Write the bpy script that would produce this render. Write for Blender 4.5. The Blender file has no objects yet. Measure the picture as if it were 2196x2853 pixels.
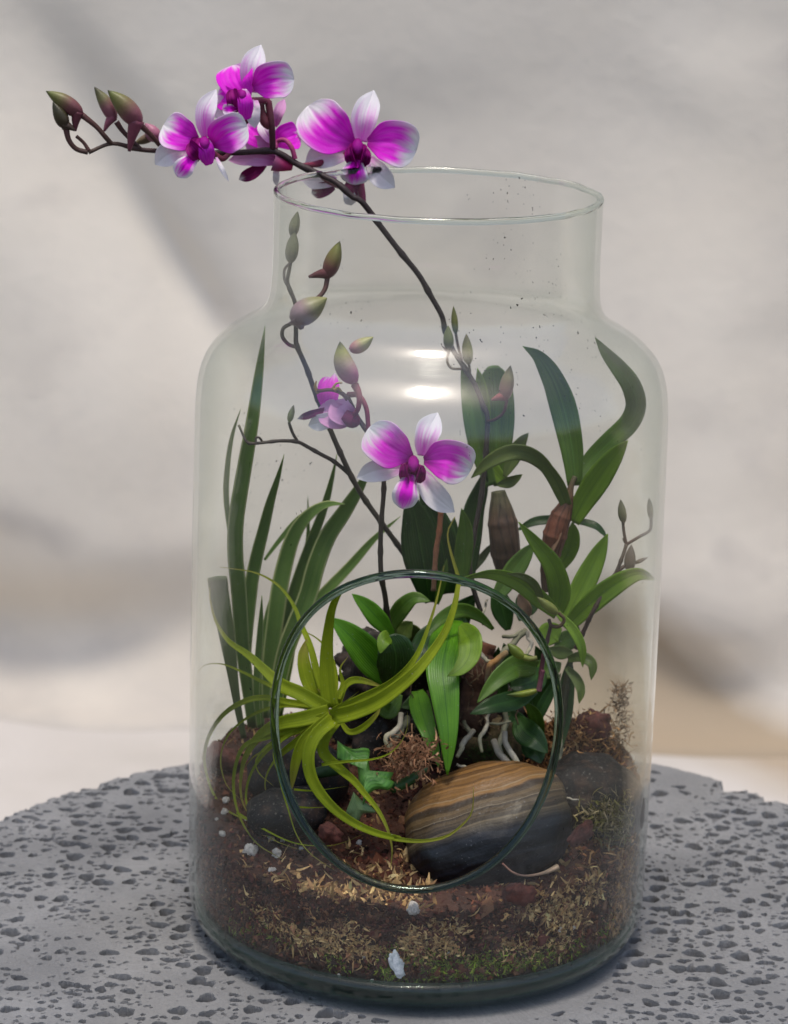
import bpy, math, random
import numpy as np
from mathutils import Matrix, Vector

# ------------------------------------------------------------------ camera, light, exposure
scene = bpy.context.scene
COL = scene.collection
R = math.radians
W_, H_ = 2196.0, 2853.0                       # photograph size, the unit of every (u, v) below
FPX = 7547.2
CAM = np.array([0.0, -1.33224, 0.60122])
_p, _y, _r = R(15.749), R(-0.749), R(1.678)
FW = np.array([math.sin(_y) * math.cos(_p), math.cos(_y) * math.cos(_p), -math.sin(_p)])
_rt = np.array([math.cos(_y), -math.sin(_y), 0.0])
_up = np.cross(_rt, FW)
RT = _rt * math.cos(_r) + _up * math.sin(_r)
UP = -_rt * math.sin(_r) + _up * math.cos(_r)
cam = bpy.data.objects.new('camera', bpy.data.cameras.new('camera'))
COL.objects.link(cam)
cam.matrix_world = Matrix(((RT[0], UP[0], -FW[0], CAM[0]), (RT[1], UP[1], -FW[1], CAM[1]),
                           (RT[2], UP[2], -FW[2], CAM[2]), (0, 0, 0, 1)))
cam.data.sensor_fit = 'HORIZONTAL'
cam.data.sensor_width = 36.0
cam.data.lens = 36.0 * FPX / W_
cam.data.clip_start, cam.data.clip_end = 0.05, 200.0
cam.data.dof.use_dof = True
cam.data.dof.focus_distance = 1.30
cam.data.dof.aperture_fstop = 17.0
scene.camera = cam

SUN_EL, SUN_AZ = R(80), R(188)                # azimuth measured from +Y towards +X
world = bpy.data.worlds.new('World')
scene.world = world
world.use_nodes = True
_sky = world.node_tree.nodes.new('ShaderNodeTexSky')
_sky.sky_type = 'NISHITA'
_sky.sun_disc = False
_sky.sun_elevation, _sky.sun_rotation = SUN_EL, SUN_AZ
_sky.air_density, _sky.dust_density, _sky.ozone_density = 1.0, 3.0, 0.5
_bg = world.node_tree.nodes['Background']
world.node_tree.links.new(_sky.outputs[0], _bg.inputs[0])
_bg.inputs[1].default_value = 0.13
sun = bpy.data.objects.new('sun', bpy.data.lights.new('sun', 'SUN'))
COL.objects.link(sun)
sun.data.energy = 1.5
sun.data.angle = R(10)
sun.data.color = (1.0, 0.93, 0.83)
_d = Vector((math.sin(SUN_AZ) * math.cos(SUN_EL), math.cos(SUN_AZ) * math.cos(SUN_EL), math.sin(SUN_EL)))
sun.rotation_euler = _d.to_track_quat('Z', 'Y').to_euler()
sun.location = tuple(_d * 5)
scene.view_settings.view_transform = 'Standard'
scene.view_settings.look = 'None'
scene.view_settings.gamma = 1.0
scene.view_settings.exposure = 0.6
scene.cycles.transparent_max_bounces = 24
scene.cycles.max_bounces = 10
scene.cycles.transmission_bounces = 10
scene.cycles.caustics_reflective = False
scene.cycles.caustics_refractive = False
scene.cycles.sample_clamp_indirect = 6.0

# ------------------------------------------------------------------ pixels to places
CROPS = {1: (100, 100, 1150 / 1681), 2: (500, 430, 1400 / 1681), 3: (750, 850, 700 / 1681), 4: (1250, 900, 650 / 1291),
         5: (520, 900, 730 / 1681), 6: (520, 1600, 680 / 1681), 7: (1050, 1580, 800 / 1681), 8: (400, 2200, 1550 / 1681),
         9: (1000, 1650, 600 / 1681), 10: (430, 200, 400 / 1681), 0: (0, 0, 2196 / 1681)}


def ray(u, v):
    d = FW * FPX + RT * (u - W_ / 2) + UP * (H_ / 2 - v)
    return d / np.linalg.norm(d)


def px(c, x, y):
    a, b, s = CROPS[c]
    return a + x * s, b + y * s


def at(c, x, y, dep):
    """the point that stands at world depth y = dep on the sight line of a measured picture point"""
    d = ray(*px(c, x, y))
    return CAM + d * (dep - CAM[1]) / d[1]


def at_z(c, x, y, z):
    d = ray(*px(c, x, y))
    return CAM + d * (z - CAM[2]) / d[2]


def size(c, n, p):
    """a length of n picture units of measuring sheet c, in metres, at the place p"""
    return n * CROPS[c][2] * np.dot(p - CAM, FW) / FPX


def path(pts, n):
    """smooth curve through points: Catmull-Rom, resampled evenly"""
    P = np.array(pts, float)
    if len(P) == 2:
        P = np.array([P[0], (P[0] + P[1]) / 2, P[1]])
    Q = np.vstack([2 * P[0] - P[1], P, 2 * P[-1] - P[-2]])
    out = []
    for i in range(1, len(Q) - 2):
        t = np.linspace(0, 1, 16, endpoint=False)[:, None]
        a, b, c, d = Q[i - 1], Q[i], Q[i + 1], Q[i + 2]
        out.append(.5 * (2 * b + (c - a) * t + (2 * a - 5 * b + 4 * c - d) * t * t + (3 * b - a - 3 * c + d) * t ** 3))
    out = np.vstack(out + [P[-1:]])
    L = np.r_[0, np.cumsum(np.linalg.norm(np.diff(out, axis=0), axis=1))]
    s = np.linspace(0, L[-1], n)
    return np.stack([np.interp(s, L, out[:, k]) for k in range(out.shape[1])], 1)


def prof(keys, s):
    k = np.array(keys, float)
    P = path(np.c_[k[:, 0], k[:, 1]], 200)
    return np.interp(s, P[:, 0], P[:, 1])


def unit(v):
    return v / np.maximum(np.linalg.norm(v, axis=-1, keepdims=True), 1e-12)


def sstep(a, b, x):
    t = np.clip((x - a) / (b - a), 0, 1)
    return t * t * (3 - 2 * t)


def vnoise(p, seed=0):
    """smooth value noise in [-1, 1] for an (n, k) array of points"""
    p = np.asarray(p, float)
    i = np.floor(p).astype(np.int64)
    f = p - i
    f = f * f * (3 - 2 * f)
    k = p.shape[1]
    res = np.zeros(len(p))
    for c in range(1 << k):
        h = np.full(len(p), seed * 374761393 + 668265263, np.int64)
        w = np.ones(len(p))
        for a in range(k):
            b = (c >> a) & 1
            h = (h ^ ((i[:, a] + b) * (73856093, 19349663, 83492791)[a])) * 1274126177 & 0x7fffffff
            w *= f[:, a] if b else 1 - f[:, a]
        h = (h ^ (h >> 13)) * 1103515245 & 0x7fffffff
        h = (h ^ (h >> 16)) & 0xffff
        res += w * (h / 32767.5 - 1)
    return res


def fbm(p, oct=4, seed=0):
    p = np.asarray(p, float)
    return sum(vnoise(p * 2 ** o, seed + o) * .5 ** o for o in range(oct)) / 1.6


# ------------------------------------------------------------------ objects
def origin(o):
    v = np.zeros(3)
    while o is not None:
        v += np.array(o.location)
        o = o.parent
    return v


def tag(o, label=None, cat=None, group=None, kind=None):
    for k, v in (('label', label), ('category', cat), ('group', group), ('kind', kind)):
        if v:
            o[k] = v
    return o


def thing(name, loc, label, cat, group=None):
    o = bpy.data.objects.new(name, None)
    o.empty_display_size = 0.02
    COL.objects.link(o)
    o.location = tuple(float(a) for a in loc)
    return tag(o, label, cat, group)


def mesh(name, verts, faces, mat, parent=None, uv=None, col=None, smooth=True, loc=None):
    """one mesh object from world points"""
    verts = np.asarray(verts, float)
    base = origin(parent) if parent is not None else (np.zeros(3) if loc is None else np.asarray(loc, float))
    me = bpy.data.meshes.new(name)
    v = verts - base
    F = [np.asarray(f, np.int32) for f in (faces if isinstance(faces, list) and len(faces) and hasattr(faces[0], 'ndim') else [faces])]
    F = [f for f in F if len(f)]
    nl = sum(f.size for f in F)
    npoly = sum(len(f) for f in F)
    me.vertices.add(len(v))
    me.vertices.foreach_set('co', v.astype(np.float32).ravel())
    me.loops.add(nl)
    me.polygons.add(npoly)
    lv = np.concatenate([f.ravel() for f in F])
    tot = np.concatenate([np.full(len(f), f.shape[1], np.int32) for f in F])
    me.loops.foreach_set('vertex_index', lv)
    me.polygons.foreach_set('loop_start', np.r_[0, np.cumsum(tot)[:-1]].astype(np.int32))
    me.polygons.foreach_set('loop_total', tot)
    me.polygons.foreach_set('use_smooth', np.full(npoly, smooth))
    if uv is not None:
        me.uv_layers.new(name='UVMap').data.foreach_set('uv', np.asarray(uv, np.float32)[lv].ravel())
    if col is not None:
        c = np.ones((len(v), 4), np.float32)
        c[:, :3] = col
        me.color_attributes.new('Col', 'FLOAT_COLOR', 'POINT').data.foreach_set('color', c.ravel())
    me.update(calc_edges=True)
    me.materials.append(mat)
    o = bpy.data.objects.new(name, me)
    COL.objects.link(o)
    if parent is not None:
        o.parent = parent
    else:
        o.location = tuple(base)
    return o


def grid_faces(n, m, wrap=False):
    """quads of an n by m vertex grid, m wrapping round if asked"""
    i, j = np.meshgrid(np.arange(n - 1), np.arange(m if wrap else m - 1), indexing='ij')
    i, j = i.ravel(), j.ravel()
    k = (j + 1) % m
    return np.stack([i * m + j, i * m + k, (i + 1) * m + k, (i + 1) * m + j], 1)


# ------------------------------------------------------------------ materials
class Mat:
    def __init__(s, name):
        s.m = bpy.data.materials.new(name)
        s.m.use_nodes = True
        s.t = s.m.node_tree
        s.t.nodes.clear()
        s.out = s.t.nodes.new('ShaderNodeOutputMaterial')

    def n(s, typ, props=None, **ins):
        nd = s.t.nodes.new('ShaderNode' + typ)
        for k, v in (props or {}).items():
            setattr(nd, k, v)
        for k, v in ins.items():
            key = int(k[1:]) if k[0] == '_' and k[1:].isdigit() else k.replace('_', ' ')
            s.set(nd.inputs[key], v)
        return nd

    def set(s, sock, v):
        if isinstance(v, bpy.types.Node):
            s.t.links.new(v.outputs[0], sock)
        elif isinstance(v, bpy.types.NodeSocket):
            s.t.links.new(v, sock)
        else:
            if isinstance(v, (tuple, list)) and len(v) == 3 and sock.type == 'RGBA':
                v = (*v, 1)
            sock.default_value = v

    def math(s, op, a, b=0.0, c=None, clamp=False):
        nd = s.n('Math', {'operation': op, 'use_clamp': clamp}, _0=a, _1=b)
        if c is not None:
            s.set(nd.inputs[2], c)
        return nd.outputs[0]

    def mix(s, f, a, b, mode='MIX'):
        nd = s.t.nodes.new('ShaderNodeMix')
        nd.data_type = 'RGBA'
        nd.blend_type = mode
        s.set(nd.inputs[0], f)
        s.set(nd.inputs[6], a)
        s.set(nd.inputs[7], b)
        return nd.outputs[2]

    def ramp(s, f, stops, interp='LINEAR'):
        nd = s.t.nodes.new('ShaderNodeValToRGB')
        nd.color_ramp.interpolation = interp
        e = nd.color_ramp.elements
        while len(e) < len(stops):
            e.new(.5)
        for k, (p, c) in zip(e, stops):
            k.position = p
            k.color = (*c, 1) if len(c) == 3 else c
        s.set(nd.inputs[0], f)
        return nd.outputs[0]

    def noise(s, scale, detail=4, rough=.55, vec=None, dist=0.0):
        nd = s.n('TexNoise', None, Scale=scale, Detail=detail, Roughness=rough, Distortion=dist)
        if vec is not None:
            s.set(nd.inputs['Vector'], vec)
        return nd.outputs[0]

    def coord(s, which='Object'):
        return s.n('TexCoord').outputs[which]

    def span(s, x, a, b, c=0.0, d=1.0):
        return s.n('MapRange', {'clamp': True}, Value=x, From_Min=a, From_Max=b, To_Min=c, To_Max=d).outputs[0]

    def bump(s, h, strength=.3, dist=.002):
        return s.n('Bump', None, Strength=strength, Distance=dist, Height=h).outputs[0]

    def done(s, surf):
        s.t.links.new(surf if isinstance(surf, bpy.types.NodeSocket) else surf.outputs[0], s.out.inputs[0])
        return s.m


def mat_leaf(name, a, b, mid=None, margin=None, mw=.12, rough=.38, trans=.22, spec=.5, tip=None):
    """leaf: two greens in long streaks, a midrib, perhaps pale margins and a tip of another colour"""
    m = Mat(name)
    uv = m.n('UVMap').outputs[0]
    sep = m.n('SeparateXYZ', None, Vector=uv)
    u, v = sep.outputs[0], sep.outputs[1]
    rnd = m.n('ObjectInfo').outputs['Random']
    off = m.n('CombineXYZ', None, X=m.math('MULTIPLY', rnd, 37.0), Y=m.math('MULTIPLY', rnd, 11.0), Z=rnd).outputs[0]
    st = m.n('VectorMath', {'operation': 'MULTIPLY_ADD'}, _0=uv, _1=(14, 1.6, 1), _2=off).outputs[0]
    streak = m.noise(1.0, 3, .5, st)
    blot = m.noise(55, 4, .6, m.coord('Object'))
    f = m.span(m.math('ADD', m.math('MULTIPLY', streak, .6), m.math('MULTIPLY', blot, .6)), .38, .82)
    c = m.mix(f, a, b)
    if tip:
        c = m.mix(m.span(m.math('ADD', v, m.math('MULTIPLY', streak, .25)), .72, 1.15), c, tip)
    d = m.math('ABSOLUTE', m.math('SUBTRACT', u, .5))
    fine = m.math('SINE', m.math('MULTIPLY', u, 95.0))
    c = m.mix(m.span(fine, .2, 1, 0, .20), c, tuple(x * 1.6 for x in b))
    c = m.mix(m.span(m.noise(1.0, 4, .6, m.n('VectorMath', {'operation': 'MULTIPLY_ADD'}, _0=uv, _1=(5, 7, 1), _2=off).outputs[0]), .58, .74, 0, .35), c, tuple(x * .55 for x in a))
    if mid:
        c = m.mix(m.span(d, .012, .035, .65, 0), c, mid)
    if margin:
        c = m.mix(m.span(m.math('ADD', d, m.math('MULTIPLY', m.math('SUBTRACT', streak, .5), .10)), .5 - mw, .5 - mw * .45), c, margin)
    spots = m.noise(900, 2, .5, m.coord('Object'))
    c = m.mix(m.span(spots, .71, .76, 0, .55), c, (.42, .42, .36))
    h = m.math('ADD', m.math('MULTIPLY', fine, .25), m.math('MULTIPLY', m.noise(420, 3, .6, m.coord('Object')), .7))
    pb = m.n('BsdfPrincipled', None, Base_Color=c, Roughness=m.span(blot, .3, .7, rough - .06, rough + .12), Specular_IOR_Level=spec,
             Normal=m.bump(h, .35, .0006))
    tr = m.n('BsdfTranslucent', None, Color=m.mix(.5, c, tuple(x * 1.3 for x in b)))
    mx = m.n('MixShader', None, _0=trans)
    m.set(mx.inputs[1], pb)
    m.set(mx.inputs[2], tr)
    return m.done(mx)


def mat_col(name, rough=.5, trans=0.0, noise=.15, scale=300, bump=.2, spec=.4, sub=None):
    """colours carried by the mesh (each piece's own colour), with a little grain"""
    m = Mat(name)
    c = m.n('Attribute', {'attribute_name': 'Col'}).outputs['Color']
    g = m.noise(scale, 4, .6, m.coord('Object'))
    c = m.mix(m.span(g, .25, .75, noise, 0), c, (.0, .0, .0), 'MIX')
    pb = m.n('BsdfPrincipled', None, Base_Color=c, Roughness=rough, Specular_IOR_Level=spec, Normal=m.bump(g, bump, .0008))
    if trans:
        tr = m.n('BsdfTranslucent', None, Color=c)
        mx = m.n('MixShader', None, _0=trans)
        m.set(mx.inputs[1], pb)
        m.set(mx.inputs[2], tr)
        return m.done(mx)
    return m.done(pb)


def schlick(m, f0=.04):
    g = m.n('NewGeometry')
    dt = m.n('VectorMath', {'operation': 'DOT_PRODUCT'}, _0=g.outputs['Normal'], _1=g.outputs['Incoming'])
    c = m.math('ABSOLUTE', dt.outputs['Value'])
    k = m.math('SUBTRACT', 1.0, c, clamp=True)
    return m.math('ADD', f0, m.math('MULTIPLY', m.math('POWER', k, 5.0), 1 - f0)), c, k


def mat_glass_wall(name, tint, tint_edge, dust=.03, dust_col=(.62, .66, .60), streaks=True):
    """a thin glass skin: clear with a faint tint, Fresnel mirror, and a film of dust and smears"""
    m = Mat(name)
    F, c, k = schlick(m)
    col = m.mix(m.math('POWER', k, 2.5), tint, tint_edge)
    tp = m.n('BsdfTransparent', None, Color=col)
    co = m.coord('Object')
    wav = m.noise(16, 2, .4, m.n('Mapping', None, Vector=co, Scale=(1, 1, 1.7)).outputs[0], .8)
    nb = m.bump(wav, .22, .006)
    g1 = m.n('BsdfGlossy', None, Color=(1, 1, 1), Roughness=.03, Normal=nb)
    g2 = m.n('BsdfGlossy', None, Color=(1, 1, 1), Roughness=.22, Normal=nb)
    gl = m.n('MixShader', None, _0=.45)
    m.set(gl.inputs[1], g1)
    m.set(gl.inputs[2], g2)
    film = m.noise(9, 5, .6, m.n('Mapping', None, Vector=co, Scale=(1, 1, .55)).outputs[0], .6)
    wipe = m.noise(26, 4, .65, m.n('Mapping', None, Vector=co, Scale=(1, 1, 9)).outputs[0])
    speck = m.noise(700, 2, .5, co)
    amount = m.math('MULTIPLY', m.span(film, .3, .75, .45, 1.5), m.span(wipe, .35, .8, .6, 1.6))
    graze = m.math('DIVIDE', 1.0, m.math('MAXIMUM', c, .20))
    d = m.math('MULTIPLY', m.math('MULTIPLY', amount, dust), graze, clamp=True)
    d = m.math('ADD', d, m.span(speck, .78, .82, 0, .30), clamp=True)
    di = m.n('BsdfDiffuse', None, Color=dust_col)
    tl = m.n('BsdfTranslucent', None, Color=dust_col)
    dd = m.n('MixShader', None, _0=.45)
    m.set(dd.inputs[1], di)
    m.set(dd.inputs[2], tl)
    dirt = m.math('MULTIPLY', m.span(m.noise(620, 1, .5, m.n('Mapping', None, Vector=co, Scale=(1, 1, .7)).outputs[0]), .745, .77), m.span(m.noise(21, 3, .6, co), .54, .66))
    dk = m.n('BsdfDiffuse', None, Color=(.03, .025, .02))
    a0 = m.n('MixShader', None, _0=m.math('MINIMUM', d, .85))
    m.set(a0.inputs[1], tp)
    m.set(a0.inputs[2], dd)
    a = m.n('MixShader', None, _0=dirt)
    m.set(a.inputs[1], a0)
    m.set(a.inputs[2], dk)
    b = m.n('MixShader', None, _0=F)
    m.set(b.inputs[1], a)
    m.set(b.inputs[2], gl)
    return m.done(b)


def mat_solid_glass(name, col, rough=0.0):
    m = Mat(name)
    return m.done(m.n('BsdfGlass', None, Color=col, Roughness=rough, IOR=1.5))


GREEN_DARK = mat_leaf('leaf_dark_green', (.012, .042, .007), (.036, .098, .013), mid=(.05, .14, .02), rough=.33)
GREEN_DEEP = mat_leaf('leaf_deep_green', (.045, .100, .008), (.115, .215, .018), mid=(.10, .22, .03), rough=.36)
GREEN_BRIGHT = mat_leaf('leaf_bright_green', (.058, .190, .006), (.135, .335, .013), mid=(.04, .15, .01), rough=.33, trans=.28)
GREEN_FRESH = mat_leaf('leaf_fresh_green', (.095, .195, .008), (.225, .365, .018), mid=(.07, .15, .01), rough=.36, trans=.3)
GREEN_OLIVE = mat_leaf('leaf_olive_green', (.055, .100, .014), (.130, .175, .026), mid=(.06, .10, .02), rough=.42, trans=.25)
STRAP = mat_leaf('leaf_strap_variegated', (.066, .155, .020), (.165, .275, .046), margin=(.46, .50, .20), mw=.13, rough=.42, trans=.35)
STRAP_OLD = mat_leaf('leaf_strap_faded', (.075, .115, .032), (.135, .175, .058), margin=(.20, .22, .10), mw=.06, rough=.55, trans=.25)
LIME = mat_leaf('leaf_air_plant', (.130, .185, .005), (.300, .365, .014), rough=.62, trans=.3, spec=.2, tip=(.30, .24, .06))
PETAL = mat_col('petal', rough=.6, trans=.38, noise=.04, scale=900, bump=.25, spec=.15)
BUD = mat_col('bud_skin', rough=.42, trans=.12, noise=.18, scale=700, bump=.2)
STEM = mat_col('stem_skin', rough=.55, noise=.35, scale=500, bump=.4)
BULB = mat_col('pseudobulb_sheath', rough=.6, noise=.35, scale=260, bump=.5)
ROOT = mat_col('root_velamen', rough=.75, noise=.3, scale=500, bump=.4, spec=.2)
LITTER = mat_col('litter_fibre', rough=.8, trans=.15, noise=.25, scale=600, bump=.2, spec=.2)
GRAIN = mat_col('grain', rough=.85, noise=.35, scale=800, bump=.6, spec=.2)
CHIP = mat_col('bark_chip', rough=.7, noise=.5, scale=420, bump=.8, spec=.3)

# ------------------------------------------------------------------ setting: wall, floor
def mat_plaster():
    m = Mat('old_lime_plaster')
    co = m.coord('Object')
    a = m.noise(3.2, 5, .5, co, .4)
    b = m.noise(17, 5, .6, co)
    c = m.mix(m.span(a, .3, .7), (.695, .630, .535), (.785, .722, .627))
    c = m.mix(m.span(b, .52, .75, 0, .35), c, (.61, .56, .50))
    z = m.n('SeparateXYZ', None, Vector=co)
    brown_band = m.math('ADD', m.math('ADD', z.outputs[2], m.math('MULTIPLY', m.math('MAXIMUM', m.math('SUBTRACT', z.outputs[0], .24), -.03), .64)), m.math('MULTIPLY', m.math('SUBTRACT', m.noise(4.5, 4, .5, co), .5), .10))  # brown band low on the wall, strongest and dropping at the right
    foot_tone = m.math('ADD', z.outputs[2], m.math('MULTIPLY', m.math('SUBTRACT', m.noise(7, 4, .55, co), .5), .12))  # foot colour darkened to the floor's tone, holding back the bright light there
    c = m.mix(m.span(foot_tone, .0, .085, .95, 0), c, (.455, .430, .400))
    stain = m.noise(5.5, 3, .45, m.n('Mapping', None, Vector=co, Location=(3.1, 0, 1.7), Scale=(1, 1, 1.6)).outputs[0], .5)
    c = m.mix(m.span(stain, .60, .72, 0, .35), c, (.44, .40, .365))
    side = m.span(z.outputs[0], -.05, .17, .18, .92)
    c = m.mix(m.math('MULTIPLY', m.span(brown_band, .095, .150, 1, 0), side), c, (.30, .235, .160))
    h = m.math('ADD', m.noise(40, 5, .6, co), m.math('MULTIPLY', m.noise(240, 3, .6, co), .3))
    return m.done(m.n('BsdfPrincipled', None, Base_Color=c, Roughness=.9, Specular_IOR_Level=.2, Normal=m.bump(h, .25, .004)))


FLOOR_Z, WALL_Y = -0.36, 1.33
# plaster lumps, invented to stand in for soft light and shadow patches: where the wall leans back it catches the sky, where it overhangs it does not
nx, nz = 300, 300
gx = np.concatenate([np.linspace(-6, -.62, 40, endpoint=False), np.linspace(-.62, .62, 220), np.linspace(.62, 6, 41)[1:]])
gz = np.concatenate([np.linspace(FLOOR_Z - .05, .62, 230), np.linspace(.62, 2.3, 71)[1:]])
GX, GZ = np.meshgrid(gx, gz, indexing='ij')


def wpt(x, y):
    p = at(0, x, y, WALL_Y)
    return p[0], p[2]


def blob(x, y, rx, ry, rot=0):
    cx, cz = wpt(x, y)
    k = 4.72e-4
    dx, dz = (GX - cx) / k, (GZ - cz) / k
    c, s = math.cos(R(rot)), math.sin(R(rot))
    a, b = (dx * c + dz * s) / rx, (-dx * s + dz * c) / ry
    return np.exp(-(a * a + b * b))


lean = (-.7 * blob(190, 120, 240, 55, -50) + 1.0 * blob(240, 560, 420, 150, -52) - .75 * blob(440, 560, 260, 60, -55)
        - .55 * blob(330, 300, 200, 70, -45) + .35 * blob(20, 330, 160, 220, 0) + .2 * blob(300, 800, 260, 140, 0)
        - 2.0 * blob(100, 1250, 340, 95, 8) - 1.0 * blob(0, 1110, 110, 70, 0) + .5 * blob(330, 1140, 200, 90, 10)
        - 1.8 * blob(1530, 1385, 230, 80, -26) + .5 * blob(1600, 1180, 200, 110, 0) - .30 * blob(1480, 880, 120, 50, 0) + .40 * blob(1560, 860, 280, 260, 0)
        - .3 * blob(1640, 690, 130, 50, 20) + .45 * blob(1500, 480, 220, 200, 0) - .3 * blob(1430, 220, 160, 60, -30)
        + .4 * blob(1560, 120, 160, 80, 0) - .4 * blob(850, 200, 300, 90, 10) + .25 * blob(1000, 560, 260, 120, 0) - 1.5 * blob(385, 530, 230, 24, -56) + .6 * blob(330, 570, 230, 40, -56)
        - .3 * blob(1050, 900, 260, 90, 0))
gp = np.c_[GX.ravel(), GZ.ravel()]
rel = .5 * fbm(gp * 2.2 + 7.3, 2, 3).reshape(GX.shape)
dzs = np.gradient(gz)
dep = -np.cumsum((lean * .30 * dzs[None, :])[:, ::-1], axis=1)[:, ::-1]
dep = -dep                                                           # leaning back towards the bottom means coming forward
for _ in range(2):
    dep[1:-1] = (dep[:-2] + 2 * dep[1:-1] + dep[2:]) / 4
dep = dep + rel * .022
FIL = .10                                                            # rounded foot added so the plaster brightens gradually down to the floor
fz = np.clip(GZ - FLOOR_Z, 0, FIL)
dep = dep + FIL - np.sqrt(np.maximum(FIL ** 2 - (FIL - fz) ** 2, 0))
wv = np.stack([GX.ravel(), WALL_Y - dep.ravel(), GZ.ravel()], 1)
back = np.array([[-6, WALL_Y + .2, FLOOR_Z - .05], [6, WALL_Y + .2, FLOOR_Z - .05], [6, WALL_Y + .2, 2.3], [-6, WALL_Y + .2, 2.3]])
n0 = len(wv)
wf = grid_faces(len(gx), len(gz))
ids = np.arange(n0).reshape(len(gx), len(gz))
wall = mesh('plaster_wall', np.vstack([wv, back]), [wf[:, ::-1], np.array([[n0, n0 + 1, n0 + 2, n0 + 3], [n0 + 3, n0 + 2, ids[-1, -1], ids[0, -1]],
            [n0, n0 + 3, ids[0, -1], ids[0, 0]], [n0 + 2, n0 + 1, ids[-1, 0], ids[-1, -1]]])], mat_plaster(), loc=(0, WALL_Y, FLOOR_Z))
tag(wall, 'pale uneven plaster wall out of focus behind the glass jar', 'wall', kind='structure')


def mat_floor():
    m = Mat('pale_concrete_floor')
    co = m.coord('Object')
    c = m.mix(m.span(m.noise(4, 5, .55, co), .3, .7), (.41, .385, .357), (.50, .475, .455))
    c = m.mix(m.span(m.noise(30, 4, .6, co), .55, .75, 0, .3), c, (.50, .46, .42))
    s3 = m.n('SeparateXYZ', None, Vector=co)
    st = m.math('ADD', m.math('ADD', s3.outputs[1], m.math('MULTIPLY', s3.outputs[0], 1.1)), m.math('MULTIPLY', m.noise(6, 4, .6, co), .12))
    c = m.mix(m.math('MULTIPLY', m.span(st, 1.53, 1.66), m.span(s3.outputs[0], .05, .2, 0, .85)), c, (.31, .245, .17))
    return m.done(m.n('BsdfPrincipled', None, Base_Color=c, Roughness=.8, Normal=m.bump(m.noise(120, 5, .6, co), .3, .004)))


FX, FY = np.meshgrid(np.linspace(-6.5, 6.5, 14), np.linspace(.62, 1.9, 5), indexing='ij')
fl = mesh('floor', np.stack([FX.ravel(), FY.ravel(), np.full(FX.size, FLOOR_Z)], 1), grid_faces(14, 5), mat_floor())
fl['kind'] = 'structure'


def mat_ground():
    m = Mat('dark_ground')  # unseen ground, coloured dark to weaken its reflection in the jar glass
    co = m.coord('Object')
    c = m.mix(m.span(m.noise(2.5, 6, .6, co), .3, .7), (.030, .028, .022), (.075, .066, .050))
    return m.done(m.n('BsdfPrincipled', None, Base_Color=c, Roughness=.9, Normal=m.bump(m.noise(60, 5, .65, co), .6, .01)))


gg = np.linspace(-40, 40, 41)
FX, FY = np.meshgrid(gg, gg, indexing='ij')
gr = mesh('ground', np.stack([FX.ravel(), FY.ravel(), np.full(FX.size, FLOOR_Z - .06)], 1), grid_faces(41, 41), mat_ground())
gr['kind'] = 'structure'

# ------------------------------------------------------------------ the round table of pitted lava stone
rng = np.random.default_rng(7)
TC = np.array([.0153, -.0331])
TR = .3035


def mat_lava():
    m = Mat('lava_stone')
    co = m.coord('Object')
    a = m.noise(14, 5, .6, co)
    b = m.noise(420, 4, .65, co)
    c = m.mix(m.span(a, .3, .7), (.140, .143, .147), (.222, .225, .228))
    c = m.mix(m.span(m.noise(5, 3, .5, co), .52, .70, 0, .5), c, (.205, .200, .186))
    c = m.mix(m.span(b, .54, .78, 0, .55), c, (.075, .080, .090))
    c = m.mix(m.span(m.noise(800, 2, .5, co), .68, .76, 0, .45), c, (.40, .40, .39))
    h = m.math('ADD', m.noise(260, 5, .65, co), m.math('MULTIPLY', m.noise(1300, 3, .6, co), .4))
    return m.done(m.n('BsdfPrincipled', None, Base_Color=c, Roughness=.82, Specular_IOR_Level=.3, Normal=m.bump(h, .5, .0016)))


LAVA = mat_lava()
nr, ns = 300, 1850
ang = np.linspace(0, 2 * math.pi, ns, endpoint=False)
rr = np.concatenate([[.05], np.linspace(.09, TR - .004, nr - 1)])
ring_n = fbm(np.c_[np.cos(ang) * 9, np.sin(ang) * 9], 4, 11) + .5 * fbm(np.c_[np.cos(ang) * 50, np.sin(ang) * 50], 3, 17)
chips = np.zeros(ns)
for a0, w, d in ((.37, .010, .010), (.60, .012, .008), (.955, .030, .013), (.865, .014, .007), (2.35, .02, .006), (2.75, .012, .008), (3.6, .03, .01), (4.6, .02, .01),):
    dd = np.abs((ang - a0 + math.pi) % (2 * math.pi) - math.pi)
    chips += d * np.clip(1 - dd / w, 0, 1) ** .6
edge = TR + .0030 * ring_n - chips + .0105 * np.exp(-((ang - 1.13) / .22) ** 2) + .004 * np.exp(-((ang - .72) / .16) ** 2)
RRm = rr[:, None] * (1 + 0 * ang[None, :])
RRm = RRm + sstep(.2, TR - .004, RRm) * (edge - TR)[None, :]
TXg, TYg = RRm * np.cos(ang), RRm * np.sin(ang)
Zg = .0009 * fbm(np.c_[TXg.ravel() * 22, TYg.ravel() * 22], 4, 5).reshape(TXg.shape)
Zg += .00025 * vnoise(np.c_[TXg.ravel() * 700, TYg.ravel() * 700], 31).reshape(TXg.shape)
Zg -= .0018 * sstep(TR - .016, TR - .004, rr)[:, None] ** 2
cand = np.clip(np.exp(rng.normal(math.log(.00120), .66, 30000)), .0006, .0052)
cand = cand[np.argsort(-cand)]
cr_, ca_ = np.sqrt(rng.uniform(.089 ** 2, TR ** 2, 30000)), rng.uniform(0, 2 * math.pi, 30000)
cells, pr, pa, prad = {}, [], [], []
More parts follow.
